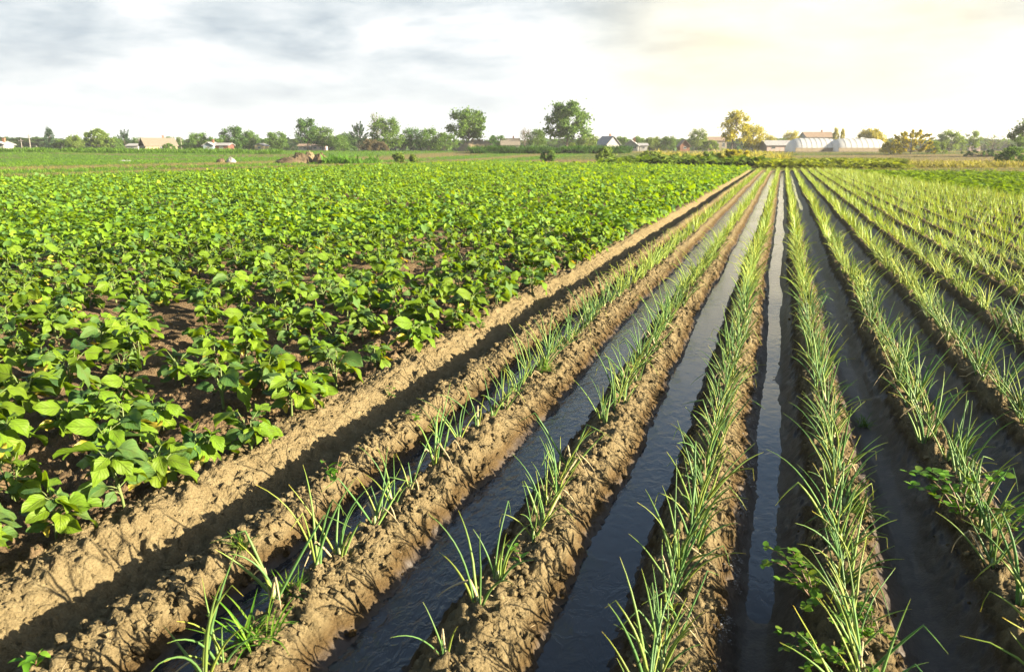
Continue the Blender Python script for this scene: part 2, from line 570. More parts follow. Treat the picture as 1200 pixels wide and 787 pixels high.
water(RIDGE1, ROWS[0], WL - .004, 0.8, 76, W_RIP, '')
water(ROWS[0], ROWS[1], WL + .002, 0.8, 76, W_RIP, '')
water(ROWS[1], ROWS[2], WL, 0.8, 76, W_CALM, '')
# the fourth furrow is only part filled: shallow puddles joined up farther away
water(ROWS[2], ROWS[3], lambda y: -0.228 + 0.003 * np.sin(y * 1.3) + 0.030 * sstep(3.0, 3.3, y) + .006 * np.sin(y * 2.3 + 1) * sstep(4, 5, y) + .026 * sstep(7, 16, y), 0.8, 76, W_CALM, '')
water(ROWS[3], ROWS[4], lambda y: -0.235 + 0.004 * np.sin(y * 0.9) + 0.058 * sstep(12, 34, y), 0.8, 76, W_CALM, '')
water(ROWS[4], ROWS[5], lambda y: -0.212 + 0.010 * np.sin(y * 2.1) + 0.012 * sstep(3, 6, y), 0.8, 60, W_CALM, '')

# ------------------------------------------------------------------ loose clods on the ridges
def lump_proto(seed, sub):
    import bmesh
    bm = bmesh.new(); bmesh.ops.create_icosphere(bm, subdivisions=sub, radius=1)
    V = np.array([v.co[:] for v in bm.verts]); T = np.array([[v.index for v in f.verts] for f in bm.faces]); bm.free()
    r = np.random.default_rng(seed)
    for q in (1.3, 2.7):                     # knobbly, uneven outline
        d = r.normal(size=(3, 3)) * q; ph = r.random(3) * 6.28
        V = V * (1 + .16 * np.sin(V @ d.T + ph).sum(1, keepdims=True) / 1.5)
    for _ in range(8):                       # chop flat facets
        d = r.normal(size=3); d /= np.linalg.norm(d)
        h = r.uniform(.35, .8); q = V @ d
        V = V - np.maximum(q - h, 0)[:, None] * d[None] * .9
    V *= 1 + .09 * r.normal(size=(len(V), 1))
    V *= np.array([1, r.uniform(.7, 1), r.uniform(.55, .85)])
    return V, np.zeros((0, 4), int), T, np.zeros((len(V), 2))


def scatter_clods():
    pts = []
    def band(xc, wd, n, y1, smin, smax, pw=2.6):
        y = 1.2 + (y1 - 1.2) * rng.random(n) ** 1.7
        x = xc + rng.normal(size=n) * wd - row_shift(np.full(n, xc), y)
        s = smin + (smax - smin) * rng.random(n) ** pw
        pts.append(np.stack([x, y, s], 1))
    band(RIDGE1 + .0, .12, 5200, 16, .004, .034)
    band(RIDGE1 - .2, .09, 1800, 12, .005, .028)
    band(BANK + .0, .06, 1500, 14, .004, .02)
    band(BANK + .14, .09, 2200, 14, .003, .014)
    band(BANK - .18, .10, 2000, 14, .004, .022)
    for i in range(5):
        band(ROWS[i] + .03, .085, [3600, 3200, 2800, 2200, 1600][i], 13, .004, [.030, .026, .024, .02, .02][i])
    n = 7000
    y = 1.2 + 20 * rng.random(n) ** 1.5
    x = BANK - .2 - 11 * rng.random(n) ** 1.3
    pts.append(np.stack([x, y, .005 + .026 * rng.random(n) ** 2.5], 1))
    P = np.concatenate(pts)
    z = ground_z(P[:, 0], P[:, 1])
    keep = (z > WL + .015) | (P[:, 0] < RIDGE1)
    P = P[keep]; z = z[keep]
    big = P[:, 2] > .016
    Vs, Ts, Cs, n0 = [], [], [], 0
    for sel, sub in ((big, 2), (~big, 1)):
        for k in range(5):
            q = np.where(sel)[0][k::5]
            if len(q) == 0:
                continue
            pr = lump_proto(100 + k + sub * 10, sub)
            pos = np.stack([P[q, 0], P[q, 1], z[q] + P[q, 2] * .2], 1)
            V, _, T, _ = tile(pr, pos, rng.random(len(q)) * 6.28, P[q, 2])
            c = np.array([0.25, 0.201, 0.108]) * (.8 + .35 * rng.random(len(q)))[:, None]
            c[P[q, 0] < BANK - .1] *= (.86, .8, .76)
            # lumps on the low, soaked flanks are damp themselves
            dm = np.where(P[q, 0] > RIDGE1, sstep(-.03, -.10, z[q]), 0)[:, None]
            c = c * (1 - dm) + c * np.array([.48, .41, .34]) * dm
            Vs.append(V); Ts.append(T + n0); Cs.append(np.repeat(c, len(pr[0]), 0)); n0 += len(V)
    V = np.concatenate(Vs); z0 = np.zeros(len(V))
    o = obj('soil_clods', mesh_np('soil_clods', V, None, np.concatenate(Ts), None, {'soil': np.concatenate(Cs), 'wet': z0, 'damp': z0}, SOIL, False))
    tag(o, 'loose dry tan clods of earth strewn over the ridges and between the leafy plants', 'soil', kind='stuff')


scatter_clods()

def litter():
    mb = MB(); n = 900
    for k in range(n):
        X = [RIDGE1, BANK + .05, BANK - .2, ROWS[0], ROWS[1], ROWS[2], ROWS[3], ROWS[4]][k % 8]
        y = 1.4 + 9 * rng.random() ** 1.6; x = X + rng.normal() * .10
        z = float(ground_z(np.array([x]), np.array([y]))[0])
        if z < WL + .02 and X > RIDGE1:
            continue
        a = rng.random() * 6.28; l = .012 + .035 * rng.random() ** 2; w_ = .0007 + .0008 * rng.random()
        d = np.array([math.cos(a), math.sin(a), .3 * rng.normal()]) * l
        p0 = np.array([x, y, z + .004])
        mb.tube([p0 - d * .5, p0 + rng.normal(size=3) * l * .06, p0 + d * .5], [w_, w_, w_ * .6], 4)
    o = obj('dry_litter', mb.mesh('dry_litter', plain_mat('dry_stalks', (.36, .28, .15), (.6, .5, .32), 30, .8, .1)))
    tag(o, 'scattered bits of dry stalk and root lying on the soil ridges', 'litter', kind='stuff')


litter()

# froth on the edge of the puddle
def froth():
    n = 4200
    y = 2.2 + 6.5 * rng.random(n) ** 1.4
    x = -0.075 + .018 * rng.normal(size=n) + .03 * (fbm(y * 3, y * 0, 3, 3) - .5) - row_shift(np.full(n, 0.0), y)
    kp = fbm(y * 5, x * 9, 12, 2) > .45; x = x[kp]; y = y[kp]; n = len(x)
    s = .0014 + .0042 * rng.random(n) ** 4
    pr = lump_proto(7, 1)
    z = np.maximum(ground_z(x, y), -0.16) + .001
    V, _, T, _ = tile(pr, np.stack([x, y, z], 1), rng.random(n) * 6.3, np.stack([s * 1.3, s * 1.3, s * .5], 1))
    o = obj('froth', mesh_np('froth', V, None, T, None, None, plain_mat('froth', (.16, .155, .15), (.30, .295, .29), 60, .3, .1)))
    tag(o, 'grey froth along the edge of the puddle in the part filled furrow', 'froth', kind='stuff')


froth()

# ------------------------------------------------------------------ leafy plants (broad leaved crop, left)
def leaf_blade(r, L_, W_, nu, nv, droop, fold, wav=.0):
    """leaf lying along +X from the origin, normal +Z; returns V,Q,U"""
    t = np.linspace(0, 1, nu); s = np.linspace(-1, 1, nv)
    w = W_ * np.sin(math.pi * np.clip(t, 0, 1) ** .74) ** .75
    w[0] = W_ * .06; w[-1] = W_ * .03
    ph = r.random() * 6.28
    edge_ = 1 + .13 * np.sin(t * 13 + ph) * (t > .1) * (t < .92)
    T_, S_ = np.meshgrid(t, s, indexing='ij')
    x0 = T_ * L_
    y = S_ * (w * edge_)[:, None]
    z = np.abs(S_) * w[:, None] * fold + wav * L_ * np.sin(T_ * 9 + S_ * 2.2 + ph) * np.abs(S_)
    th = droop * T_
    x = np.cumsum(np.concatenate([np.zeros((1, nv)), np.cos(droop * t[1:, None]) * (L_ / (nu - 1)) * np.ones((1, nv))]), 0)
    zc = -np.cumsum(np.concatenate([np.zeros((1, nv)), np.sin(droop * t[1:, None]) * (L_ / (nu - 1)) * np.ones((1, nv))]), 0)
    X = x + z * np.sin(th); Z = zc + z * np.cos(th)
    V = np.stack([X, y, Z], 2).reshape(-1, 3)
    i = (np.arange(nu - 1)[:, None] * nv + np.arange(nv - 1)[None]).ravel()
    Q = np.stack([i, i + nv, i + nv + 1, i + 1], 1)
    U = np.stack([S_ * .5 + .5, T_], 2).reshape(-1, 2)
    return V, Q, U


def rot_apply(V, az, pitch, roll):
    cr, sr = math.cos(roll), math.sin(roll)
    V = np.stack([V[:, 0], V[:, 1] * cr - V[:, 2] * sr, V[:, 1] * sr + V[:, 2] * cr], 1)
    cp, sp = math.cos(pitch), math.sin(pitch)
    V = np.stack([V[:, 0] * cp - V[:, 2] * sp, V[:, 1], V[:, 0] * sp + V[:, 2] * cp], 1)
    ca, sa = math.cos(az), math.sin(az)
    return np.stack([V[:, 0] * ca - V[:, 1] * sa, V[:, 0] * sa + V[:, 1] * ca, V[:, 2]], 1)


def egg_proto(seed, lod):
    r = np.random.default_rng(seed)
    st, fo, ye = MB(), MB(), []
    nst = r.integers(2, 4)
    nleaf = [26, 22, 13][lod]
    nu, nv = [(10, 7), (6, 3), (4, 3)][lod]
    Hs = r.uniform(.20, .32)
    tips = []
    for k in range(nst):
        a = r.random() * 6.28
        lean = r.uniform(.05, .4)
        P = [(0, 0, -.03)] + [(math.cos(a) * lean * Hs * t ** 1.3, math.sin(a) * lean * Hs * t ** 1.3, Hs * t * r.uniform(.92, 1)) for t in (.3, .65, 1)]
        if lod == 0:
            st.tube(P, [.008, .0065, .005, .0035], 6)
        tips.append(np.array(P))
    for k in range(nleaf):
        P = tips[k % nst]
        t = r.uniform(.25, 1.0) ** .8
        base = np.array([np.interp(t, [0, .3, .65, 1], P[:, j]) for j in range(3)])
        az = k * 2.4 + r.normal() * .35
        small = t > .93 or r.random() < .32
        Ll = r.uniform(.055, .11) if small else r.uniform(.115, .20)
        if lod == 2:
            Ll *= 1.18
        pl = Ll * r.uniform(.35, .6)
        pe = r.uniform(.15, .8) if t < .8 else r.uniform(.5, 1.2)
        d = np.array([math.cos(az) * math.cos(pe), math.sin(az) * math.cos(pe), math.sin(pe)])
        e = base + d * pl
        if lod == 0:
            st.tube([base, base + d * pl * .55 + (0, 0, .004), e], [.0032, .0027, .0022], 5)
        mb = fo
        if lod == 0 and t < .5 and len(ye) < 2 and r.random() < .3:
            mb = MB(); ye.append(mb)
        V, Q, U = leaf_blade(r, Ll, Ll * r.uniform(.25, .37), nu, nv, r.uniform(.1, 1.35), r.uniform(-.1, .65), r.uniform(0.03, .085) if lod < 2 else 0)
        V = rot_apply(V, az + r.normal() * .25, pe * .35 - r.uniform(0, .45), r.normal() * .45)
        # leaves turn their faces a little towards the low sun
        be = max(-.3, r.normal() * .36 + .26)
        V = np.stack([V[:, 0] * math.cos(be) + V[:, 2] * math.sin(be), V[:, 1], -V[:, 0] * math.sin(be) + V[:, 2] * math.cos(be)], 1) + e
        V[:, 2] = np.maximum(V[:, 2], -.01)
        mb.add(V, Q, None, U)
    return st, fo, ye


EGG = leaf_mat('broad_leaf', [(0.0, (.030, .080, .024)), (.15, (.060, .130, .030)), (.35, (.105, .178, .046)), (.42, (.084, .162, .010)), (.75, (.125, .205, .010)), (.93, (.18, .23, .012)), (1.0, (.25, .235, .02))],
               (2.0, 1.7, .4), .36, .55, .16, vein=True, obj_rand=.22)
EGGF = leaf_mat('broad_leaf_far', [(0.0, (.034, .090, .020)), (.15, (.062, .138, .026)), (.35, (.105, .185, .040)), (.42, (.086, .172, .010)), (.85, (.125, .215, .010)), (1.0, (.165, .235, .014))],
                (2.0, 1.7, .4), .36, .55, .16)
YEL = leaf_mat('yellowing_leaf', [(0, (.26, .27, .035)), (.6, (.36, .31, .04)), (1, (.30, .17, .05))], (1.6, 1.3, .6), .35, .5, .3)
STEM = plain_mat('green_stem', (.12, .19, .045), (.20, .24, .07), 20, .6, .1)

# planting positions
ep = []
for k in range(100):
    X = BANK - .12 - .62 * k
    y = np.arange(0.6, 125, .375); y = y + rng.normal(size=len(y)) * .08
    x = X + rng.normal(size=len(y)) * .07
    ep.append(np.stack([x, y, np.full(len(y), k)], 1))
ep = np.concatenate(ep)
ep = ep[ep[:, 1] < field_left_far(ep[:, 0]) - .4]
ep = ep[(rng.random(len(ep)) > .05)]
# thin patches
dep0 = np.hypot(ep[:, 0], ep[:, 1])
ep = ep[~((fbm(ep[:, 0] * .35, ep[:, 1] * .35, 301, 2) > .77) & (dep0 > 7) & (rng.random(len(ep)) < .7))]
# keep what the camera (or one a step aside) may see
ea = cy * ep[:, 0] + sy * ep[:, 1]; eb = -sy * ep[:, 0] + cy * ep[:, 1]
ep = ep[(np.abs(ea) < .70 * eb + 2.2) & (eb > .4)]
dep = np.hypot(ep[:, 0], ep[:, 1])


def px_of(x, y, z):
    a = cy * x + sy * y; b = -sy * x + cy * y; dz = z - H
    f = b * math.cos(PITCH) - dz * math.sin(PITCH)
    return 600 + F * a / f, 393.5 - F * (b * math.sin(PITCH) + dz * math.cos(PITCH)) / f


u_, v_ = px_of(ep[:, 0], ep[:, 1], np.full(len(ep), .12))
inview = (u_ > -45) & (v_ < 850) & (eb[(np.abs(ea) < .70 * eb + 2.2) & (eb > .4)] > .8)
order = np.argsort(np.where(inview, dep, dep + 1000))
ind = order[:300]
rest = order[300:]
protos = [egg_proto(500 + i, 0) for i in range(9)]
pm = []
for i, (st, fo, ye) in enumerate(protos):
    pm.append((st.mesh('stem', STEM), fo.mesh('foliage', EGG), [y_.mesh('yellowing_leaf', YEL) for y_ in ye]))
ORD = ['first', 'second', 'third', 'fourth', 'fifth', 'sixth', 'seventh', 'eighth', 'ninth', 'tenth', 'eleventh', 'twelfth']
cnt = {}
for q in sorted(ind, key=lambda j: dep[j]):
    x, y, k = ep[q]; k = int(k)
    c = cnt[k] = cnt.get(k, 0) + 1
    j = int(rng.integers(0, 9))
    where = 'in the outermost row beside the dry furrow' if k == 0 else ('in the %s row from the dry furrow' % ORD[k] if k < 10 else None)
    if where and c <= (10 if k < 3 else 6):
        lab = 'broad-leaved plant %s, %s from the bottom' % (where, ORD[c - 1])
    elif where:
        lab = 'broad-leaved plant farther along, ' + where
    else:
        lab = 'broad-leaved green plant at the left margin beyond ten rows'
    t = thing('leafy_plant', lab, 'crop plant', (x, y, float(ground_z(np.array([x]), np.array([y]))[0]) - .005), rng.normal() * .4, float(rng.uniform(.78, 1.14)), 'broad-leaved crop plants in the left field')
    a, b, c3 = pm[j]
    obj('stem', a, t); obj('foliage', b, t)
    for y_ in c3:
        obj('yellowing_leaf', y_, t)['label'] = 'yellowing lower leaf'

# the rest of the field as one mass
Vs, Qs, Us, n0 = [], [], [], 0
for lod, sel in ((1, rest[dep[rest] < 24]), (2, rest[dep[rest] >= 24])):
    for k in range(6):
        q = sel[k::6]
        st, fo, ye = egg_proto(700 + k, lod)
        V, Q, T, U, _ = fo.arrays()
        z = ground_z(ep[q, 0], ep[q, 1], False)
        a, b, c, d = tile((V, Q, T, U), np.stack([ep[q, 0], ep[q, 1], z], 1), rng.normal(size=len(q)) * .4, .85 + .4 * rng.random(len(q)))
        Vs.append(a); Qs.append(b + n0); Us.append(d); n0 += len(a)
o = obj('leafy_crop', mesh_np('leafy_crop', np.concatenate(Vs), np.concatenate(Qs), None, np.concatenate(Us), None, EGGF))
tag(o, 'broad-leaved green crop filling the left field out to its far edge', 'crop', kind='stuff')
print('leafy verts', n0)

# ------------------------------------------------------------------ onions
def onion_proto(seed, lod):
    r = np.random.default_rng(seed)
    gl, sk, wi = MB(), MB(), []
    nb = r.integers(5, 8) if lod < 2 else r.integers(5, 7)
    seg = [9, 5, 3][lod]; n = [5, 3, 2][lod]
    for k in range(nb):
        az = r.choice([0, math.pi]) + r.normal() * .9
        L_ = r.uniform(.18, .46) * (.86 if lod == 2 else 1)
        el = r.uniform(.95, 1.5)
        bend = r.uniform(.05, 1.3)
        dry = lod < 2 and len(wi) < 2 and r.random() < .07
        kink = r.uniform(.55, .85) if r.random() < .22 else 2
        if dry:
            kink = r.uniform(.3, .6); bend = r.uniform(.6, 1.4); L_ *= .8
        wd = r.uniform(.0035, .0058) * [1, 1.2, 1.75][lod]
        t = np.linspace(0, 1, seg + 1)
        P = [np.array([r.normal() * .008, r.normal() * .008, -.015 if lod == 0 else 0.])]
        for i in range(seg):
            e = el - bend * t[i] ** 1.6
            if t[i] > kink:
                e -= 1.5
            P.append(P[-1] + L_ / seg * np.array([math.cos(az) * math.cos(e), math.sin(az) * math.cos(e), math.sin(e)]))
            az += r.normal() * .06
        P = np.array(P)
        P[1:, 2] = np.maximum(P[1:, 2], .004)
        rad = wd * (1 - t ** 2.2) * (.75 + .25 * np.minimum(t * 5, 1)) + .0006
        mb = gl
        if dry and lod == 0:
            mb = MB(); wi.append(mb)
        if lod == 2:
            s = np.array([-math.sin(az), math.cos(az), 0])
            if k % 2:
                s = np.array([cy, sy, 0]) * .7 + s * .3
            V = np.concatenate([P - s * rad[:, None], P + s * rad[:, None]])
            m_ = seg + 1
            Q = [(i, i + 1, m_ + i + 1, m_ + i) for i in range(seg)]
            mb.add(V, Q, None, np.stack([np.zeros(2 * m_), np.tile(t, 2)], 1))
        else:
            mb.tube(P, rad, n, cap=False)
    if lod == 0:
        sk.tube([(0, 0, -.03), (0, 0, .012), (.002, .001, .045)], [.009, .0085, .006], 7)
    return gl, sk, wi


ON_ALONG = [(0.0, (1.7, 1.5, 1.5)), (.16, (1.1, 1.05, 1.0)), (.7, (1.0, 1.0, 1.0)), (.93, (1.25, 1.1, .75)), (1.0, (2.2, 1.35, .8))]
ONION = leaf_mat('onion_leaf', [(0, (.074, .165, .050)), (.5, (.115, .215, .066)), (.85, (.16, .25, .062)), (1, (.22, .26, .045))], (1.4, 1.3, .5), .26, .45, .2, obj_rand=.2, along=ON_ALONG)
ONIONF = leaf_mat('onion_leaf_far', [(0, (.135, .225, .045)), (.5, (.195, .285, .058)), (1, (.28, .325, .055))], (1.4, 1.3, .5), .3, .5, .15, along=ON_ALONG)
ONSTALK = plain_mat('onion_stalk', (.26, .33, .12), (.36, .40, .18), 30, .5, .1)
WITH = plain_mat('withered_leaf', (.42, .33, .17), (.55, .46, .27), 40, .8, .2)

op = []
for i, X in enumerate(ROWS):
    sp = .115 if i > 1 else .15
    y = np.arange(1.0, 76.5, sp); y = y + rng.normal(size=len(y)) * .03
    x = X + rng.normal(size=len(y)) * .028 - row_shift(np.full(len(y), X), y) - (.02 if i < 2 else 0)
    keep = (x < onion_right(y) - .2)
    if i == 0:
        keep &= ~((rng.random(len(y)) < .5) & (y < 6))
    elif i == 1:
        keep &= ~((rng.random(len(y)) < .35) & (y < 5))
    else:
        keep &= rng.random(len(y)) > .15
    op.append(np.stack([x, y, np.full(len(y), i)], 1)[keep])
op = np.concatenate(op)
oa = cy * op[:, 0] + sy * op[:, 1]; ob = -sy * op[:, 0] + cy * op[:, 1]
vis = (np.abs(oa) < .70 * ob + 1.5) & (ob > .4)
op = op[vis]
od = np.hypot(op[:, 0], op[:, 1])
u_, v_ = px_of(op[:, 0], op[:, 1], np.full(len(op), .15))
inview = (u_ > -60) & (u_ < 1260) & (v_ < 860)
order = np.argsort(np.where(inview, od, od + 1000))
ind = order[:300]; rest = order[300:]
opm = []
for i in range(12):
    gl, sk, wi = onion_proto(900 + i, 0)
    opm.append((gl.mesh('leaves', ONION), sk.mesh('stalk', ONSTALK), [w_.mesh('withered_leaf', WITH) for w_ in wi]))
RN = ['on the left-most planted ridge, beside the narrow water channel', 'on the ridge between the two widest water channels',
      'on the ridge left of the part filled puddle furrow', 'on the ridge right of the part filled puddle furrow',
      'on the second ridge right of the puddle furrow', 'on the third ridge right of the puddle furrow', 'on the fourth ridge right of the puddle furrow',
      'on the fifth ridge right of the puddle furrow', 'on the sixth ridge right of the puddle furrow']
cnt = {}
for q in sorted(ind, key=lambda j: od[j]):
    x, y, k = op[q]; k = int(k)
    c = cnt[k] = cnt.get(k, 0) + 1
    rn = RN[k] if k < len(RN) else 'on the ridges at the right margin'
    if c <= 10 and k < len(RN):
        lab = 'onion plant %s, %s from the bottom' % (rn, ORD[c - 1])
    else:
        lab = 'onion plant farther along, ' + rn
    j = int(rng.integers(0, 12))
    sc = float(rng.uniform(.75, 1.2))
    t = thing('onion_plant', lab, 'onion', (x, y, float(ground_z(np.array([x]), np.array([y]))[0])), rng.normal() * .5 + math.pi * rng.integers(0, 2), sc, 'onion plants in the ridge rows')
    a, b, c3 = opm[j]
    obj('leaves', a, t); obj('stalk', b, t)
    for w_ in c3:
        obj('withered_leaf', w_, t)['label'] = 'withered tan leaf'
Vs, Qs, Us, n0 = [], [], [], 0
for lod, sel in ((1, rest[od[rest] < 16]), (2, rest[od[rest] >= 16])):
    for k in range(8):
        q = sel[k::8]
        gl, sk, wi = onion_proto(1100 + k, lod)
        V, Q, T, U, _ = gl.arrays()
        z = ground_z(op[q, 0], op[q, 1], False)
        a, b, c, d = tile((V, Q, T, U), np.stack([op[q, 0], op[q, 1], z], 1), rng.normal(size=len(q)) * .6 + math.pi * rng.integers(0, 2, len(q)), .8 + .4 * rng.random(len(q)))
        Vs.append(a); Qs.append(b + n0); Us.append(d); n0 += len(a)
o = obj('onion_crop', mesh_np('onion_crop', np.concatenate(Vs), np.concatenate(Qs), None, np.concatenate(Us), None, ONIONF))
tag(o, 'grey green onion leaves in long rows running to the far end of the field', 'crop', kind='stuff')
print('onion verts', n0)

# ------------------------------------------------------------------ weeds
WEED = leaf_mat('weed_leaf', [(0, (.055, .14, .012)), (.6, (.085, .18, .015)), (1, (.14, .21, .025))], (1.7, 1.6, .5), .3, .5, .15, obj_rand=.2)
WSTEM = plain_mat('weed_stem', (.16, .12, .05), (.22, .12, .07), 30, .6, .1)


def purslane(seed, n=9, L_=.16):
    r = np.random.default_rng(seed); st, fo = MB(), MB()
    for k in range(n):
        az = r.random() * 6.28; L1 = L_ * r.uniform(.5, 1.1)
        t = np.linspace(0, 1, 6)
        P = np.stack([np.cos(az + t * r.normal() * .5) * t * L1, np.sin(az + t * r.normal() * .5) * t * L1, .02 + .10 * np.sin(t * 2.0) * r.uniform(.4, 1.3)], 1)
        st.tube(P, np.linspace(.0028, .0014, 6), 5)
        for i in range(1, 6):
            for s in range(3 if i < 5 else 5):
                V, Q, U = leaf_blade(r, r.uniform(.020, .034), r.uniform(.0075, .012), 5, 3, .3, .1)
                V = rot_apply(V, r.random() * 6.28, r.uniform(-.1, .7), r.normal() * .3) + P[i]
                fo.add(V, Q, None, U)
    return st, fo


def broadweed(seed, n=14, L_=.07, Hs=.10):
    r = np.random.default_rng(seed); st, fo = MB(), MB()
    for k in range(3):
        a = r.random() * 6.28
        P = np.array([(0, 0, -.01), (math.cos(a) * .02, math.sin(a) * .02, Hs * .5), (math.cos(a) * .05, math.sin(a) * .05, Hs)])
        st.tube(P, [.003, .0025, .0015], 5)
        for i in range(n // 3):
            t = r.uniform(.2, 1); b = np.array([np.interp(t, [0, .5, 1], P[:, j]) for j in range(3)])
            V, Q, U = leaf_blade(r, L_ * r.uniform(.6, 1.15), L_ * r.uniform(.16, .26), 6, 3, r.uniform(.3, 1), .25)
            fo.add(rot_apply(V, r.random() * 6.28, r.uniform(.1, .9), r.normal() * .2) + b, Q, None, U)
    return st, fo


def grasstuft(seed, n=60, L_=.13, w=.0022):
    r = np.random.default_rng(seed); fo = MB()
    for k in range(n):
        az = r.random() * 6.28; el = r.uniform(.5, 1.45); l = L_ * r.uniform(.5, 1.2)
        V, Q, U = leaf_blade(r, l, w * r.uniform(.8, 1.6), 6, 3, r.uniform(.2, 1.3), .3)
        fo.add(rot_apply(V, az, el, 0) + np.array([r.normal() * .02, r.normal() * .02, 0]), Q, None, U)
    return None, fo


for kind, px, py, sc, lab in [
    ('purslane', 955, 712, 1.35, 'sprawling round-leaved weed on the mud beside the lower puddle ridge'),
    ('purslane', 1128, 616, 1.6, 'sprawling round-leaved weed hanging over the dark furrow at the right'),
    ('purslane', 965, 783, 1.0, 'round-leaved weed at the bottom edge, left of the curved onion leaves'),
    ('purslane', 1018, 742, .8, 'small round-leaved weed on the crest right of the curved onion leaves'),
    ('purslane', 1185, 622, .8, 'round-leaved weed at the right edge of the picture among onions'),
    ('broad', 393, 577, 1.25, 'pale green upright weed alone on the bare clumpy ridge'),
    ('broad', 458, 478, .8, 'small weed in the shade of the dry furrow'),
    ('broad', 484, 490, .8, 'small yellowish weed on the shoulder of the bare ridge'),
    ('broad', 562, 402, 1.1, 'thin weed sprouting in the bed of the dry furrow farther off'),
    ('broad', 612, 664, .8, 'small dark green weed under the onions between the wide channels'),
    ('broad', 205, 560, 1.5, 'narrow-leaved weed between broad-leaved plants at the field edge'),
    ('broad', 40, 785, .9, 'low weed at the bottom left corner on the clumpy ridge'),
    ('grass', 282, 642, .8, 'low tuft of grass on the bare clumpy ridge'),
    ('grass', 300, 752, 1.5, 'thick green grass tuft at the foot of the first onions'),
    ('grass', 335, 700, 1.1, 'looser grass tuft behind the thick one beside the narrow channel'),
    ('grass', 1008, 596, 1.2, 'bright grass tuft on the lit flank of the ridge right of the puddle'),
    ('grass', 1012, 500, 1.0, 'grass tuft farther along the ridge right of the puddle'),
    ('grass', 640, 436, 1.0, 'grass tuft at the water edge beside the left-most onions'),
]:
    zz = -.02
    for _ in range(4):
        x, y = gnd(px, py, zz); zz = float(ground_z(np.array([x]), np.array([y]))[0])
    sd = int(px * 7 + py)
    st, fo = purslane(sd) if kind == 'purslane' else broadweed(sd) if kind == 'broad' else grasstuft(sd)
    nm = {'purslane': 'creeping_weed', 'broad': 'upright_weed', 'grass': 'grass_tuft'}[kind]
    if st is None:
        o = obj(nm, fo.mesh(nm, WEED), None, (x, y, zz - .004), 0, sc); tag(o, lab, 'grass')
    else:
        t = thing(nm, lab, 'weed', (x, y, zz - .002), 0, sc)
        obj('stem', st.mesh('stem', WSTEM), t); obj('foliage', fo.mesh('foliage', WEED), t)

# ------------------------------------------------------------------ far vegetation cover
TUFT = leaf_mat('rough_vegetation', [(0, (.7, .75, .7)), (.6, (1, 1, 1)), (1, (1.35, 1.25, 1.0))], (1.5, 1.5, .5), .35, .7, .06, tint=True)


def tuft_proto(seed, n, broad):
    r = np.random.default_rng(seed); mb = MB()
    for k in range(n):
        V, Q, U = leaf_blade(r, r.uniform(.5, 1.0), (.16 if broad else .045) * r.uniform(.7, 1.3), 4, 2 if not broad else 3, r.uniform(.2, 1.2), .2)
        mb.add(rot_apply(V, r.random() * 6.28, r.uniform(.2, .9) if broad else r.uniform(.8, 1.45), r.normal() * .3) + np.array([r.normal() * .25, r.normal() * .25, r.uniform(0, .3) if broad else 0]), Q, None, U)
    return mb.arrays()


def cover(name, lab, cat, P, hgt, tint, broad, seed, n=9):
    Vs, Qs, Us, Cs, n0 = [], [], [], [], 0
    z = ground_z(P[:, 0], P[:, 1], False)
    for k in range(4):
        pr = tuft_proto(seed + k, n, broad)
        s = slice(k, None, 4)
        a, b, c, d = tile(pr[:4], np.stack([P[s, 0], P[s, 1], z[s] - .02], 1), rng.random(len(P[s])) * 6.28, hgt[s])
        Vs.append(a); Qs.append(b + n0); Us.append(d); Cs.append(np.repeat(tint[s], len(pr[0]), 0)); n0 += len(a)
    o = obj(name, mesh_np(name, np.concatenate(Vs), np.concatenate(Qs), None, np.concatenate(Us), {'tint': np.concatenate(Cs) * LEAF * .9}, TUFT))
    tag(o, lab, cat, kind='stuff')


def px_points(n, x0, x1, b0, b1, pw=1.0):
    b = b0 + (b1 - b0) * rng.random(n) ** pw
    x = x0 + (x1 - x0) * rng.random(n)
    return np.stack(far_xy(x, b), 1), b, x


# rough grass beyond the fields
P, b, xp = px_points(24000, -40, 1240, 40, 240)
keep = ((P[:, 0] < BANK) & ((P[:, 1] > field_left_far(P[:, 0]) + 1) | (P[:, 0] < -41))) | ((P[:, 0] >= BANK) & (P[:, 1] > NEAR_END + .5)) | ((P[:, 0] > onion_right(P[:, 1]) + .5) & (P[:, 1] > 76))
P, b, xp = P[keep], b[keep], xp[keep]
st_ = sstep(.42, .58, fbm(b * 0.055 + .9, (cy * P[:, 0] + sy * P[:, 1]) * .006, 211, 2) + .1 * rng.normal(size=len(b)))[:, None]
st_ = np.where((P[:, 0] < -40.5)[:, None], np.interp(P[:, 0], [-90, -80, -78, -66, -64, -56, -54, -50, -48.5, -42, -41.2], [1, 1, .2, .1, 1, 1, .05, .05, 1, 1, 0])[:, None], st_ * .45)
tint = np.array([.11, .21, .025]) * st_ + np.array([.27, .22, .09]) * (1 - st_)
cover('rough_grass', 'rough green and straw coloured grass in bands beyond the crop fields', 'grass', P, (.22 + .3 * rng.random(len(P))) * (.5 + .6 * st_[:, 0]), tint, False, 1300)
# bright crop at the right
n = 3600
y = 14 + 62 * rng.random(n); x = onion_right(y) + .3 + 38 * rng.random(n) ** 1.4
P = np.stack([x, y], 1)
aa = cy * x + sy * y; bb = -sy * x + cy * y
P = P[(aa < .72 * bb)]
cover('low_crop', 'bright yellow green low crop beside the onion rows at the right', 'crop', P, .28 + .22 * rng.random(len(P)), np.array([.14, .22, .012]) * (.8 + .5 * rng.random((len(P), 1))), True, 1400, 12)
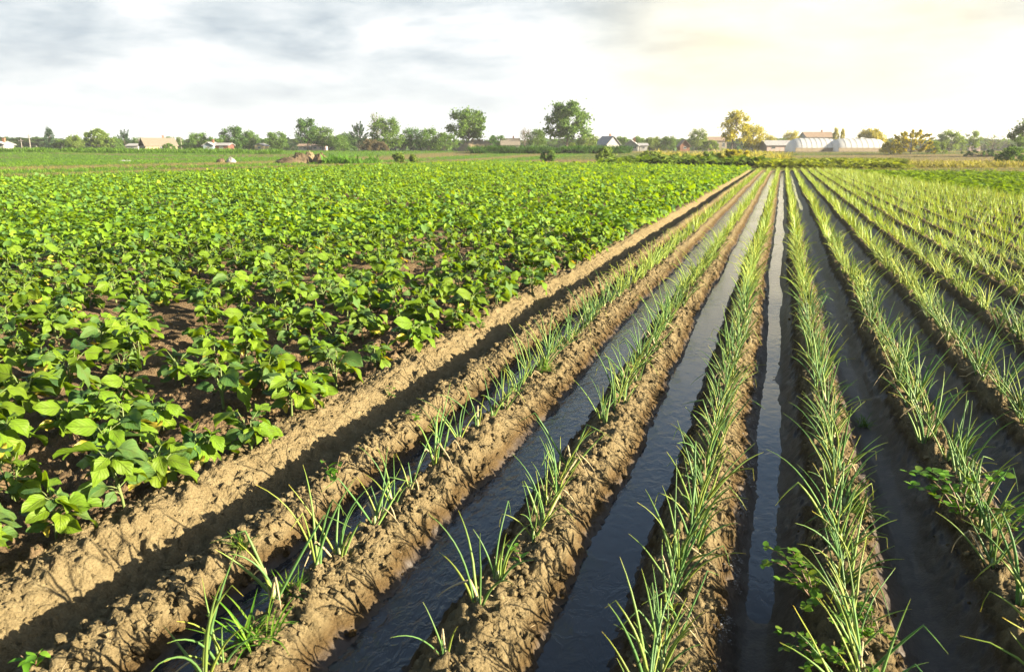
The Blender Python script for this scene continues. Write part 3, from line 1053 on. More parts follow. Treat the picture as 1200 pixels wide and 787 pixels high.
# tall weeds along the end of the fields
def weed_strip(name, lab, x0, x1, b0, b1, n, h0, h1, tint, broad, seed):
    P, b, xp = px_points(n, x0, x1, b0, b1)
    clump = sstep(.3, .65, fbm(P[:, 0] * .22, P[:, 1] * .22, seed, 3))
    k = rng.random(len(P)) < .25 + .75 * clump
    P, clump = P[k], clump[k]
    cover(name, lab, 'weeds', P, (h0 + (h1 - h0) * rng.random(len(P))) * (.45 + .75 * clump), np.asarray(tint) * (.75 + .5 * rng.random((len(P), 1))), broad, seed)


weed_strip('weed_strip', 'thick dark weeds along the end of the leafy field', 705, 905, 90, 106, 2200, .6, 1.7, (.13, .20, .03), True, 1500)
weed_strip('weed_strip', 'glow-tinted golden green weeds across the far end of the onion rows', 893, 1060, 80, 104, 2600, .5, 1.3, (.21, .25, .03), True, 1510)  # yellow in the tint paints the glow over the end of the rows
weed_strip('weed_strip', 'tall lush grass behind the earth heaps at the edge of the leafy field', 382, 440, 108, 118, 420, .8, 1.9, (.10, .22, .03), False, 1520)
weed_strip('weed_strip', 'pale dry grass behind the bright low crop', 1040, 1260, 84, 104, 2000, .4, .9, (.24, .22, .075), False, 1530)
weed_strip('weed_strip', 'band of tall dark green maize in front of the houses', 555, 735, 190, 200, 2400, 1.6, 2.4, (.045, .11, .02), False, 1540)
weed_strip('weed_strip', 'band of tall green weeds before the farmhouses at the left', -20, 330, 180, 200, 2600, .8, 1.5, (.085, .17, .022), False, 1550)
weed_strip('weed_strip', 'sunlit pale reeds between the weeds and the far gardens', 760, 925, 130, 170, 1500, .8, 1.8, (.30, .28, .07), False, 1560)

# ------------------------------------------------------------------ trees
BARK = plain_mat('bark', (.09, .07, .05), (.20, .16, .12), 6, .9, .5)
LT = {}
for nm, a, b, c, tr in [('deep', (0.031, 0.074, 0.019), (0.051, 0.109, 0.025), (0.078, 0.148, 0.031), (1.5, 1.6, .6)),
                        ('mid', (0.048, 0.101, 0.020), (0.076, 0.140, 0.027), (0.113, 0.187, 0.035), (1.6, 1.6, .6)),
                        ('light', (0.078, 0.129, 0.023), (0.117, 0.176, 0.031), (0.164, 0.226, 0.043), (1.6, 1.5, .6)),
                        ('glow_gold', (0.156, 0.172, 0.012), (0.250, 0.242, 0.016), (0.328, 0.296, 0.023), (1.8, 1.5, .5)),  # yellow glow over the right horizon painted into the leaf colour
                        ('brown', (0.066, 0.058, 0.031), (0.101, 0.082, 0.043), (0.133, 0.109, 0.058), (1.4, 1.3, .8)),
                        ('blue', (0.020, 0.048, 0.025), (0.031, 0.066, 0.033), (0.047, 0.086, 0.039), (1.4, 1.5, .8))]:
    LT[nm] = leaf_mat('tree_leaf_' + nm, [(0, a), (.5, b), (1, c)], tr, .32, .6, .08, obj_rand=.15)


def tree_proto(seed, W, Ht, trunk, style, nleaf=3600):
    """crown W wide, Ht tall in metres. style: round, tall, poplar, bush, sparse, spiky, bare, dome"""
    r = np.random.default_rng(seed)
    tk, cr = MB(), MB()
    lean = r.normal() * .04
    base_h = Ht * trunk
    tr_r = max(.10, Ht * .018)
    top = np.array([lean * Ht, 0, Ht * (.9 if style in ('poplar', 'spiky', 'tall') else .72)])
    tz = np.linspace(0, 1, 7)
    trunkP = np.stack([top[0] * tz + .02 * Ht * np.sin(tz * 5 + seed), .02 * Ht * np.sin(tz * 4 + 2 * seed), top[2] * tz - .15 * (tz == 0)], 1)
    tk.tube(trunkP, tr_r * (1.25 - tz) * .9 + .02, 8)
    # branch tips become clump centres
    nb = {'round': 30, 'tall': 30, 'poplar': 24, 'bush': 26, 'sparse': 24, 'spiky': 40, 'bare': 34, 'dome': 34}[style]
    cl = []
    for k in range(nb):
        f = (k + .5) / nb
        u = r.random()
        az = k * 2.39996 + r.normal() * .4
        if style == 'poplar':
            zc = base_h + (Ht - base_h) * f * .97; rad = W * .5 * math.sin(math.pi * (f * .86 + .1)) ** .6 * r.uniform(.2, .75)
        elif style in ('bush', 'dome'):
            zc = Ht * (.12 + .78 * f); rad = W * .5 * math.sqrt(max(0.05, 1 - (f * .93) ** 2.2)) * r.uniform(.35, .92)
        elif style == 'spiky':
            zc = Ht * (.1 + .8 * f); rad = W * .5 * (1 - f * .72) * r.uniform(.4, 1.0)
        else:
            zc = base_h + (Ht - base_h) * (.08 + .86 * f); q = (zc - base_h) / (Ht - base_h)
            rad = W * .5 * math.sin(math.pi * (q * .78 + .16)) ** .7 * r.uniform(.3, .95)
        c = np.array([math.cos(az) * rad + lean * zc, math.sin(az) * rad, zc])
        s0 = max(.12, min(.85, (zc - rad * .7) / top[2]))
        st = np.array([np.interp(s0, tz, trunkP[:, j]) for j in range(3)])
        mid = (st + c) / 2 + np.array([0, 0, .06 * Ht * r.random()])
        tk.tube([st, mid, c], [tr_r * .42, tr_r * .26, .02], 5)
        cl.append((c, r.uniform(.10, .18) * min(W, Ht) if style in ('tall', 'sparse') else r.uniform(.12, .22) * min(W, Ht)))
        if style == 'bare':
            for j in range(5):
                d = r.normal(size=3); d[2] = abs(d[2]) + .3; d /= np.linalg.norm(d)
                tk.tube([mid + (c - mid) * r.random(), c + d * Ht * .12], [.03, .012], 4)
    dens = {'sparse': .75, 'bare': .16}.get(style, 1.0)
    n = int(nleaf * dens)
    per = n // nb
    sz = .017 * (W + Ht) * .5 * (1.25 if style != 'bare' else .8)
    sz = max(.13, min(.36, sz * 1.25))
    for c, rc in cl:
        m_ = int(per * r.uniform(.5, 1.4))
        d = r.normal(size=(m_, 3)); d /= np.linalg.norm(d, axis=1)[:, None]
        rr = rc * r.random(m_) ** .45 * (1 + .35 * r.exponential(size=m_) * (r.random(m_) < .4))
        if style == 'poplar':
            d[:, 2] *= 1.6; d[:, :2] *= .8
        else:
            d[:, 2] *= .75
        pc = c + d * rr[:, None]
        if style == 'spiky':
            o_ = np.array([c[0], c[1], Ht * .25]); o_ /= np.linalg.norm(o_)
            k = r.random(m_)[:, None]
            pc = c + o_[None] * (k * rc * 1.8) + r.normal(size=(m_, 3)) * rc * .28 * (1.1 - k)
        a = r.normal(size=(m_, 3)); a /= np.linalg.norm(a, axis=1)[:, None]
        b = np.cross(a, r.normal(size=(m_, 3))); b /= np.linalg.norm(b, axis=1)[:, None] + 1e-9
        s = sz * (.6 + .8 * r.random(m_))[:, None]
        V = np.stack([pc - a * s, pc + b * s * .55, pc + a * s, pc - b * s * .55], 1).reshape(-1, 3)
        Q = np.arange(4 * m_).reshape(-1, 4)
        cr.add(V, Q)
    V, Q, T, U, C_ = cr.arrays()
    V[:, 2] = np.maximum(V[:, 2], .05)
    cr.V = [V]; cr.Q = [Q]; cr.T = []; cr.U = [U]; cr.C = [C_]
    return tk, cr


def tree(px, wpx, top, b, style, leaf, label, trunk=.22, name='tree', cat='tree', nleaf=3200, group=None):
    x, y = far_xy(px, b)
    z = float(terrain(np.array([x]), np.array([y]))[0])
    Ht = max(.8, z_at(top, b) - z)
    W = wpx / F * b * (1.22 if cat == 'tree' else 1.05)
    tk, cr = tree_proto(int(px * 13 + b), W, Ht, trunk, style, nleaf)
    t = thing(name, label, cat, (x, y, z), 0, 1, group)
    obj('trunk' if cat == 'tree' else 'stems', tk.mesh('trunk', BARK), t)
    obj('crown' if cat == 'tree' else 'foliage', cr.mesh('crown', LT[leaf]), t)
    return t


TR = [
    (59, 11, 151, 300, 'poplar', 'blue', 'lone slim poplar standing tallest at the far left', .1),
    (20, 46, 172, 310, 'bush', 'mid', 'low hazy thicket left of the slim poplar', .1),
    (43, 26, 173, 300, 'dome', 'mid', 'low tree mass at the foot of the utility pole', .1),
    (74, 22, 164, 280, 'round', 'mid', 'small round tree just right of the slim poplar', .2),
    (89, 18, 159, 275, 'round', 'light', 'pale small tree second to the right of the slim poplar', .2),
    (100, 12, 173, 262, 'dome', 'deep', 'small dark bushy tree beside the airy pale tree', .1),
    (117, 32, 152, 262, 'sparse', 'light', 'airy pale green tree with gaps in its crown left of the thatched house', .2),
    (134, 22, 161, 265, 'round', 'mid', 'dark round tree against the airy pale tree', .15),
    (147, 15, 156, 270, 'spiky', 'blue', 'thin pointed dark tree just left of the thatched house', .1),
    (163, 16, 162, 290, 'round', 'mid', 'tree crown showing behind the gable of the thatched house', .2),
    (204, 24, 160, 292, 'dome', 'mid', 'rounded tree behind the right end of the thatched house', .15),
    (220, 16, 168, 270, 'dome', 'deep', 'low dark tree between the thatched house and the blue house', .1),
    (233, 24, 156, 262, 'round', 'mid', 'leafy tree left of the blue house', .15),
    (254, 26, 161, 280, 'dome', 'mid', 'tree behind the roof of the blue house', .15),
    (276, 30, 149, 262, 'round', 'deep', 'tall dark tree right of the red shed', .12),
    (293, 20, 154, 265, 'round', 'mid', 'tree on the right shoulder of the tall dark one by the red shed', .12),
    (309, 18, 162, 280, 'dome', 'deep', 'low dark tree left of the yellow shed top', .12),
    (325, 24, 155, 262, 'round', 'mid', 'middle sized tree right of the yellow shed', .15),
    (343, 16, 168, 300, 'dome', 'blue', 'low hazy tree left of the big two-headed tree', .1),
    (361, 24, 139, 245, 'tall', 'deep', 'tall left head of the big two-headed tree', .22),
    (378, 26, 150, 247, 'round', 'mid', 'lower right head of the big two-headed tree', .2),
    (398, 20, 158, 262, 'dome', 'mid', 'round tree at the left end of the middle thicket', .12),
    (409, 20, 155, 270, 'dome', 'deep', 'dark tree second from the left end of the middle thicket', .12),
    (421, 18, 147, 250, 'spiky', 'blue', 'pointed dark tree in the middle thicket', .12),
    (443, 22, 133, 252, 'bare', 'light', 'thin half bare tree rising highest from the middle thicket', .3),
    (456, 30, 139, 240, 'tall', 'mid', 'broad bright green tree in front of the half bare one', .12),
    (481, 22, 150, 250, 'round', 'deep', 'dark green tree right of the broad bright one', .12),
    (503, 26, 151, 245, 'round', 'mid', 'left one of two joined green trees beside the straw heap', .1),
    (521, 30, 155, 244, 'dome', 'mid', 'right lower one of two joined green trees beside the straw heap', .08),
    (550, 38, 129, 225, 'sparse', 'mid', 'tall loose tree on a bare trunk behind the straw heap', .3),
    (583, 24, 158, 262, 'dome', 'deep', 'low rounded dark tree right of the straw heap', .1),
    (616, 18, 151, 262, 'bare', 'brown', 'leafless pale tree left of the biggest tree', .3),
    (630, 22, 152, 248, 'round', 'mid', 'small tree close to the left side of the biggest tree', .12),
    (663, 45, 120, 215, 'sparse', 'mid', 'biggest tree in the middle with a loose crown on a pale trunk', .24),
    (688, 26, 156, 235, 'dome', 'light', 'low pale tree leaning out right of the biggest tree', .1),
    (704, 14, 162, 290, 'dome', 'mid', 'small tree left of the white gabled house', .1),
    (727, 24, 160, 300, 'dome', 'mid', 'tree between the two white houses', .1),
    (748, 20, 160, 300, 'dome', 'mid', 'tree behind the second white house', .1),
    (764, 22, 161, 272, 'round', 'light', 'pale bushy tree right of the second white house', .1),
    (784, 18, 160, 272, 'round', 'mid', 'bushy tree between the pale one and the brick shed', .1),
    (817, 18, 152, 285, 'round', 'light', 'small rounded yellow green tree left of the flat roofed building', .2),
    (832, 28, 164, 262, 'dome', 'light', 'yellow green garden bush under the flat roofed building', .08),
    (857, 30, 130, 228, 'sparse', 'glow_gold', 'tall glow-tinted golden tree with a loose crown', .22),
    (882, 24, 146, 240, 'dome', 'glow_gold', 'dense glow-tinted golden rounded tree right of the tall golden one', .15),
    (902, 16, 158, 285, 'dome', 'glow_gold', 'small glow-tinted golden tree between the golden tree and the grey shed', .1),
    (927, 16, 154, 280, 'round', 'glow_gold', 'glow-tinted golden tree behind the left end of the greenhouse', .1),
    (978, 7, 150, 290, 'poplar', 'glow_gold', 'left one of the twin slim trees behind the greenhouse', .1),
    (986, 6, 151, 290, 'poplar', 'glow_gold', 'right one of the twin slim trees behind the greenhouse', .1),
    (1022, 34, 151, 262, 'dome', 'glow_gold', 'broad glow-tinted golden tree behind the right end of the greenhouse', .1),
    (1113, 30, 153, 225, 'dome', 'light', 'dense rounded green tree right of the spiky bush', .08),
    (1139, 16, 153, 228, 'sparse', 'light', 'loose upright tree beside the small pink house', .15),
    (1163, 28, 158, 235, 'bare', 'light', 'thin half bare bushes at the right before the edge tree', .1),
    (1202, 34, 141, 150, 'sparse', 'mid', 'tree cut by the right edge of the picture', .12),
]
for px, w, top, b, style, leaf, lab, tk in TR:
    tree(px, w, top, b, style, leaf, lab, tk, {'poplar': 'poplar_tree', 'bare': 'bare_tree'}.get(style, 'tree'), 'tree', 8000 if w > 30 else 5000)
for px, w, top, b, style, leaf, lab in [
    (1068, 66, 155, 170, 'spiky', 'glow_gold', 'large spiky golden green shrub right of the greenhouse'),
    (1095, 26, 165, 172, 'bush', 'light', 'rounded shrub against the right of the large spiky one'),
    (1044, 26, 166, 172, 'bush', 'glow_gold', 'low dark golden shrub at the left of the large spiky one'),
    (434, 26, 163, 225, 'bush', 'brown', 'brownish bush in front of the middle thicket'),
    (447, 16, 166, 224, 'bush', 'brown', 'smaller brownish bush touching the bright green tree'),
    (198, 17, 168, 225, 'bush', 'mid', 'green bush in front of the thatched house wall'),
    (671, 9, 167, 205, 'bush', 'light', 'bright small bush at the foot of the biggest tree'),
    (468, 14, 179, 118, 'bush', 'light', 'green bush at the far edge of the leafy field, left one of two'),
    (484, 8, 181, 118, 'bush', 'light', 'smaller green bush at the far edge of the leafy field, right one of two'),
    (646, 9, 176, 124, 'bush', 'mid', 'little bush standing in the stubble before the biggest tree'),
    (637, 6, 180, 124, 'bush', 'mid', 'lowest bush in the stubble before the biggest tree'),
    (710, 20, 172, 112, 'bush', 'light', 'dense bush at the left end of the dark weeds'),
    (762, 30, 177, 112, 'bush', 'light', 'wide low bush in the middle of the dark weeds'),
    (800, 34, 180, 111, 'bush', 'light', 'pale low bush along the dark weeds'),
    (862, 46, 175, 108, 'bush', 'glow_gold', 'broad golden brown bush below the tall golden tree'),
    (832, 34, 178, 109, 'bush', 'light', 'low bush left of the broad golden brown one'),
    (1150, 56, 176, 150, 'bush', 'deep', 'long low dark bush before the half bare bushes'),
    (1188, 34, 172, 100, 'bush', 'mid', 'green bush at the right margin beside the dry grass'),
]:
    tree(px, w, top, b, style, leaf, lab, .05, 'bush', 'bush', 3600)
# distant hedge line on the horizon
P, b, xp = px_points(3200, -60, 1260, 380, 420)
cover('far_woods', 'low hazy line of woods along the horizon', 'woods', P, 5 + 7 * fbm(P[:, 0] * .03, P[:, 1] * .03, 405, 2), np.array([.06, .11, .04]) * (.8 + .4 * rng.random((len(P), 1))), True, 1600, 12)

# ------------------------------------------------------------------ buildings
def pm_(n, a, b, **k):
    return plain_mat(n, a, b, **k)


WALL_BEIGE = pm_('plastered_clay_wall', (.30, .24, .16), (.42, .35, .24), scale=1.2)
WALL_WHITE = pm_('white_wall', (.34, .33, .31), (.46, .45, .43), scale=1.0)
WALL_BLUE = pm_('blue_grey_wall', (.28, .36, .42), (.38, .46, .52), scale=1.0)
WALL_RED = pm_('red_wall', (.14, .05, .04), (.20, .075, .055), scale=2)
WALL_PINK = pm_('pink_wall', (.55, .40, .36), (.66, .50, .45), scale=1)
WALL_YEL = pm_('yellow_wall', (.55, .45, .24), (.66, .56, .33), scale=1)
WALL_BRICK = pm_('brick_wall', (.25, .11, .07), (.36, .18, .11), scale=3)
ROOF_THATCH = pm_('old_slate_roof', (.20, .17, .125), (.30, .265, .20), scale=2.5, bump=.6, stripe=('X', 3.0, 1.0))
ROOF_GREY = pm_('grey_roof', (.30, .30, .30), (.45, .44, .43), scale=1.5, bump=.5, stripe=('X', 3.0, .3))
ROOF_RED = pm_('red_roof', (.26, .18, .12), (.34, .25, .17), scale=2, bump=.5, stripe=('X', 3.0, .3))
ROOF_WHITE = pm_('pale_roof', (.34, .33, .32), (.44, .43, .42), scale=1.5)
DARKV = pm_('dark_opening', (.02, .02, .02), (.04, .035, .03))
FRAME = pm_('painted_frame', (.55, .54, .50), (.68, .67, .62))
m, nt, N, L = new_mat('window_glass')
p = N.new('ShaderNodeBsdfPrincipled'); p.inputs['Base Color'].default_value = (.03, .04, .05, 1); setin(p, Roughness=.08)
o = N.new('ShaderNodeOutputMaterial'); L.new(p.outputs[0], o.inputs[0]); GLASS = m


def house(px0, px1, b, eave, ridge, wall, roof, label, gable='x', depth=6.0, rot=0.0, wins=2, open_gable=False, chimney=True, name='house', ov=.35):
    """px0..px1: apparent span; eave and ridge: photo rows; ridge line along local x ('x') or y ('y')"""
    x, y = far_xy((px0 + px1) / 2, b)
    z = float(terrain(np.array([x]), np.array([y]))[0])
    Lx = (px1 - px0) / F * b
    ze = max(1.6, z_at(eave, b) - z); zr = max(ze + .6, z_at(ridge, b) - z)
    t = thing(name, label, 'house' if name == 'house' else 'building', (x, y, z), YAW + rot)
    hx, hy = Lx / 2, depth / 2
    w = MB(); th = .25
    w.box(-hx, hx, -hy, -hy + th, -.3, ze); w.box(-hx, hx, hy - th, hy, -.3, ze)
    w.box(-hx, -hx + th, -hy + th + .002, hy - th - .002, -.3, ze - .002); w.box(hx - th, hx, -hy + th + .002, hy - th - .002, -.3, ze - .002)
    rf = MB(); k = .14
    def gab(pts, dirv):
        P = np.array(pts); Q_ = P + np.array(dirv)
        V = np.concatenate([P, Q_])
        w.add(V, [(0, 1, 4, 3), (1, 2, 5, 4), (2, 0, 3, 5)], [(0, 2, 1), (3, 4, 5)])
    if gable == 'x':      # ridge runs along x, gables at the ends
        for s in ((-hx, th), (hx - th, th)):
            if open_gable and s[0] < 0:
                continue
            gab([(s[0], -hy, ze + .003), (s[0], hy, ze + .003), (s[0], 0, zr - .1)], (s[1], 0, 0))
        for sg in (-1, 1):
            y1 = sg * (hy + ov); dz = (zr - ze) / hy * ov
            V = [(-hx - ov, y1, ze - dz + .02), (hx + ov, y1, ze - dz + .02), (hx + ov, 0, zr), (-hx - ov, 0, zr)]
            V = V + [(a, b_, c + k) for a, b_, c in V]
            rf.add(V, [(0, 3, 2, 1), (4, 5, 6, 7), (0, 1, 5, 4), (1, 2, 6, 5), (2, 3, 7, 6), (3, 0, 4, 7)])
    else:
        for s in ((-hy, th), (hy - th, th)):
            gab([(-hx, s[0], ze + .003), (hx, s[0], ze + .003), (0, s[0], zr - .1)], (0, s[1], 0))
        for sg in (-1, 1):
            x1 = sg * (hx + ov); dz = (zr - ze) / hx * ov
            V = [(x1, -hy - ov, ze - dz + .02), (x1, hy + ov, ze - dz + .02), (0, hy + ov, zr), (0, -hy - ov, zr)]
            V = V + [(a, b_, c + k) for a, b_, c in V]
            rf.add(V, [(0, 3, 2, 1), (4, 5, 6, 7), (0, 1, 5, 4), (1, 2, 6, 5), (2, 3, 7, 6), (3, 0, 4, 7)])
    obj('wall', w.mesh('wall', wall, False), t)
    ro = obj('roof', rf.mesh('roof', roof, False), t)
    if chimney:
        c = MB(); cx_ = hx * .35
        c.box(cx_ - .25, cx_ + .25, -.25, .25, zr - .5, zr + .7); c.box(cx_ - .32, cx_ + .32, -.32, .32, zr + .702, zr + .82)
        obj('chimney', c.mesh('chimney', WALL_BRICK, False), ro)
    for i in range(wins):
        wx = -hx + Lx * (i + .5) / wins; ww = min(.55, Lx * .16)
        fr = MB(); f0, f1 = ze * .38, ze * .82
        for bx in ((wx - ww, wx - ww + .08, f0, f1), (wx + ww - .08, wx + ww, f0, f1), (wx - ww + .081, wx + ww - .081, f1 - .08, f1), (wx - ww + .081, wx + ww - .081, f0, f0 + .08), (wx - .03, wx + .03, f0 + .081, f1 - .081)):
            fr.box(bx[0], bx[1], -hy - .05, -hy - .004, bx[2], bx[3])
        f_ = obj('window', fr.mesh('window', FRAME, False), t)
        gl = MB(); gl.box(wx - ww + .05, wx + ww - .05, -hy - .02, -hy - .003, f0 + .04, f1 - .04)
        obj('pane', gl.mesh('pane', GLASS, False), f_)
    return t


house(169, 203, 250, 172.5, 162, WALL_BEIGE, ROOF_THATCH, 'clay house with a worn tan pitched roof and dark open gable', 'x', 8, R(36), 1, True)
house(-4, 11, 190, 180, 174, WALL_WHITE, ROOF_WHITE, 'small pale hut cut by the left edge of the picture', 'y', 4, 0, 1, chimney=True)
house(153, 166, 262, 175.5, 171.5, WALL_WHITE, ROOF_WHITE, 'low white shed left of the clay house', 'x', 5, 0, 1, chimney=False, name='shed')
house(243, 254, 238, 174, 167, WALL_BLUE, ROOF_GREY, 'blue grey gabled house end beside the red shed', 'y', 6, 0, 1)
house(255, 271, 239, 174, 171, WALL_RED, ROOF_GREY, 'long low dark red shed touching the blue house', 'x', 5, 0, 1, chimney=False, name='shed')
house(302, 312, 250, 174, 170, WALL_YEL, ROOF_GREY, 'small yellow shed under the dark trees', 'y', 5, 0, 1, chimney=False, name='shed')
house(352, 362, 275, 174, 171.5, WALL_WHITE, ROOF_RED, 'whitewashed cottage under the left half of the two-headed tree', 'x', 5, 0, 2, chimney=False)
house(368, 382, 275, 174, 170.5, WALL_PINK, ROOF_RED, 'pinkish cottage under the right half of the two-headed tree', 'x', 5, 0, 2, chimney=False)
house(588, 608, 262, 170, 162.5, WALL_WHITE, ROOF_THATCH, 'house with a brown roof right of the low rounded dark tree', 'x', 7, 0, 2)
house(704, 720, 262, 169, 160, WALL_WHITE, ROOF_WHITE, 'white house with a steep pale gable, left one of two', 'y', 8, R(20), 1)
house(732, 748, 245, 170.5, 164.5, WALL_WHITE, ROOF_WHITE, 'white house with a lower gable, right one of two', 'y', 7, R(-12), 2)
house(748, 757, 246, 173, 169.5, WALL_WHITE, ROOF_GREY, 'low white lean-to beside the lower white house', 'x', 5, 0, 1, chimney=False, name='shed')
house(795, 806, 255, 171, 164.5, WALL_BRICK, ROOF_RED, 'small brick shed in the gardens left of the flat roofed building', 'y', 5, 0, 1, chimney=False, name='shed')
house(827, 848, 330, 165, 160.5, WALL_BEIGE, ROOF_RED, 'wide brown building showing behind the tall golden tree', 'x', 8, 0, 3, chimney=False, name='building')
house(894, 924, 238, 174.5, 165, WALL_PINK, ROOF_GREY, 'long grey roofed barn left of the greenhouse', 'x', 8, 0, 2, chimney=False, name='barn')
house(940, 971, 300, 161, 155, WALL_WHITE, ROOF_RED, 'long house with a red roof rising behind the greenhouse', 'x', 8, 0, 6, chimney=True)
house(1130, 1143, 240, 174.5, 169.5, WALL_PINK, ROOF_WHITE, 'small pink house under the loose upright tree', 'y', 5, 0, 1, chimney=False)


def greenhouse(px0, px1, b, top, label):
    x, y = far_xy((px0 + px1) / 2, b)
    z = float(terrain(np.array([x]), np.array([y]))[0])
    Lx = (px1 - px0) / F * b; Hh = z_at(top, b) - z; hw = 4.0
    t = thing('greenhouse', label, 'greenhouse', (x, y, z), YAW)
    m, nt, N, L = new_mat('greenhouse_film')
    p = N.new('ShaderNodeBsdfPrincipled'); p.inputs['Base Color'].default_value = (.5, .5, .48, 1); setin(p, Roughness=.3)
    tr = N.new('ShaderNodeBsdfTranslucent'); tr.inputs[0].default_value = (.85, .85, .82, 1)
    ms = N.new('ShaderNodeMixShader'); ms.inputs[0].default_value = .45
    L.new(p.outputs[0], ms.inputs[1]); L.new(tr.outputs[0], ms.inputs[2])
    o = N.new('ShaderNodeOutputMaterial'); L.new(ms.outputs[0], o.inputs[0])
    na, nl = 15, 41
    an = np.linspace(0, math.pi, na); xl = np.linspace(-1, 1, nl)
    e = (1 - np.abs(xl) ** 7) ** .5; e[0] = e[-1] = .05           # rounded ends
    sag = 1 - .010 * np.abs(np.sin(xl * math.pi * 5))
    V = np.stack([np.repeat(xl[:, None] * Lx / 2, na, 1), -np.cos(an)[None] * hw * (e ** .5)[:, None], np.sin(an)[None] * (Hh * e * sag)[:, None] - .05], 2).reshape(-1, 3)
    i = (np.arange(nl - 1)[:, None] * na + np.arange(na - 1)[None]).ravel()
    obj('film_cover', mesh_np('film_cover', V, np.stack([i, i + 1, i + na + 1, i + na], 1), None, None, None, m), t)
    for k in range(0, nl, 4):
        if 0 < k < nl - 1:
            hb = MB(); kk_ = k
            P = np.stack([np.full(na, xl[kk_] * Lx / 2), -np.cos(an) * (hw * e[kk_] ** .5 + .03), np.sin(an) * (Hh * e[kk_] * sag[kk_] + .03) - .05], 1)
            hb.tube(P, .028, 5)
            obj('hoop', hb.mesh('hoop', WALL_WHITE), t)
    s = MB(); s.box(-Lx * .44, Lx * .44, -hw - .12, -hw - .05, 0, .9)
    obj('side_vent', s.mesh('side_vent', WALL_BEIGE, False), t)
    return t


greenhouse(923, 979, 205, 161.5, 'white film tunnel greenhouse, left half of the pair behind the onion field')
greenhouse(972, 1035, 203, 162, 'white film tunnel greenhouse, right half of the pair behind the onion field')

# utility poles
POLE = plain_mat('weathered_timber', (.24, .22, .19), (.36, .33, .29), 4, .9, .3)
for px, top, b, lean, lab in [(36, 157, 245, 0, 'grey utility pole with a crossarm left of the slim poplar'),
                              (45, 171, 236, .35, 'short leaning grey post right of the utility pole'),
                              (26, 163, 300, 0, 'thin distant pole farthest to the left'),
                              (213, 160, 290, 0, 'thin pole right of the clay house'),
                              (164, 162, 252, 0, 'thin pole left of the gable of the clay house')]:
    x, y = far_xy(px, b); z = float(terrain(np.array([x]), np.array([y]))[0]); h = z_at(top, b) - z
    t = thing('utility_pole' if not lean else 'leaning_post', lab, 'pole', (x, y, z), YAW)
    mb = MB(); mb.tube([(0, 0, -.2), (-lean * h * .5, 0, h * .5), (-lean * h, 0, h)], [.16, .14, .11], 8)
    obj('post', mb.mesh('post', POLE), t)
    if not lean:
        ab = MB(); ab.box(-.9, .9, -.17, -.115, h - .75, h - .6)
        obj('crossarm', ab.mesh('crossarm', POLE, False), t)
        for q in (-.75, .75):
            ib = MB(); ib.tube([(q, -.14, h - .6), (q, -.14, h - .5), (q, -.14, h - .42)], [.04, .06, .03], 7)
            obj('insulator', ib.mesh('insulator', WALL_WHITE), t)

# heaps of earth, straw and rubble
EARTH = plain_mat('heap_earth', (.10, .07, .04), (.20, .145, .08), 3, .95, .8, dist=.1)
STRAW = plain_mat('straw', (.26, .20, .11), (.36, .28, .16), 5, .95, .9, dist=.1)
RUB = plain_mat('pale_rubble', (.30, .29, .27), (.46, .45, .42), 4, .9, .8, dist=.1)


def heap(px, wpx, top, b, mat, label, cat, name, seed):
    x, y = far_xy(px, b); z = float(terrain(np.array([x]), np.array([y]))[0]) - .05
    W = wpx / F * b; h = z_at(top, b) - z
    r = np.random.default_rng(seed)
    n = 40
    rr = np.linspace(0, 1, 14); an = np.linspace(0, 2 * math.pi, n, endpoint=False)
    R_, A_ = np.meshgrid(rr, an, indexing='ij')
    lump = .7 + .5 * fbm(np.cos(A_) * R_ * 3 + seed, np.sin(A_) * R_ * 3, seed, 3) + .12 * r.normal(size=R_.shape) * (R_ > 0)
    Z = np.maximum(h * np.maximum(np.cos(R_ * math.pi / 2), 0) ** .55 * lump, 0) * (R_ < .999)
    Z[0, :] = Z[0, 0]
    V = np.stack([np.cos(A_) * R_ * W / 2, np.sin(A_) * R_ * W * .35, Z - .03], 2).reshape(-1, 3)
    i = np.arange(13)[:, None] * n; j = np.arange(n)[None]; k2 = (j + 1) % n
    Q = np.stack([i + j, i + n + j, i + n + k2, i + k2], 2).reshape(-1, 4)
    o = obj(name, mesh_np(name, V, Q, None, None, None, mat, True), None, (x, y, z), YAW)
    tag(o, label, cat)


heap(560, 48, 165.5, 218, STRAW, 'tan heap of straw under the tall loose tree', 'heap', 'straw_heap', 3)
for q in [(340, 40, 184, 112, EARTH, 'low brown earth heap, left-most of the row at the field edge', 4),
          (352, 30, 181, 112.5, EARTH, 'brown earth heap in the middle of the row at the field edge', 5),
          (362, 20, 179.5, 113.5, STRAW, 'tan earth heap beside the darkest one at the field edge', 6),
          (374, 18, 179.5, 112, EARTH, 'darkest earth heap next to the lush tall grass', 7),
          (258, 12, 185.5, 120, EARTH, 'small brown earth heap alone left of the larger ones', 8),
          (270, 12, 185, 120, RUB, 'small grey stone heap between the brown heaps', 9),
          (146, 20, 187.5, 128, RUB, 'low pale rubble heap lying on the mown strip at the left', 10)]:
    heap(q[0], q[1], q[2], q[3], q[4], q[5], 'heap', 'earth_heap' if q[4] is EARTH else 'rubble_heap' if q[4] is RUB else 'earth_heap', q[6])

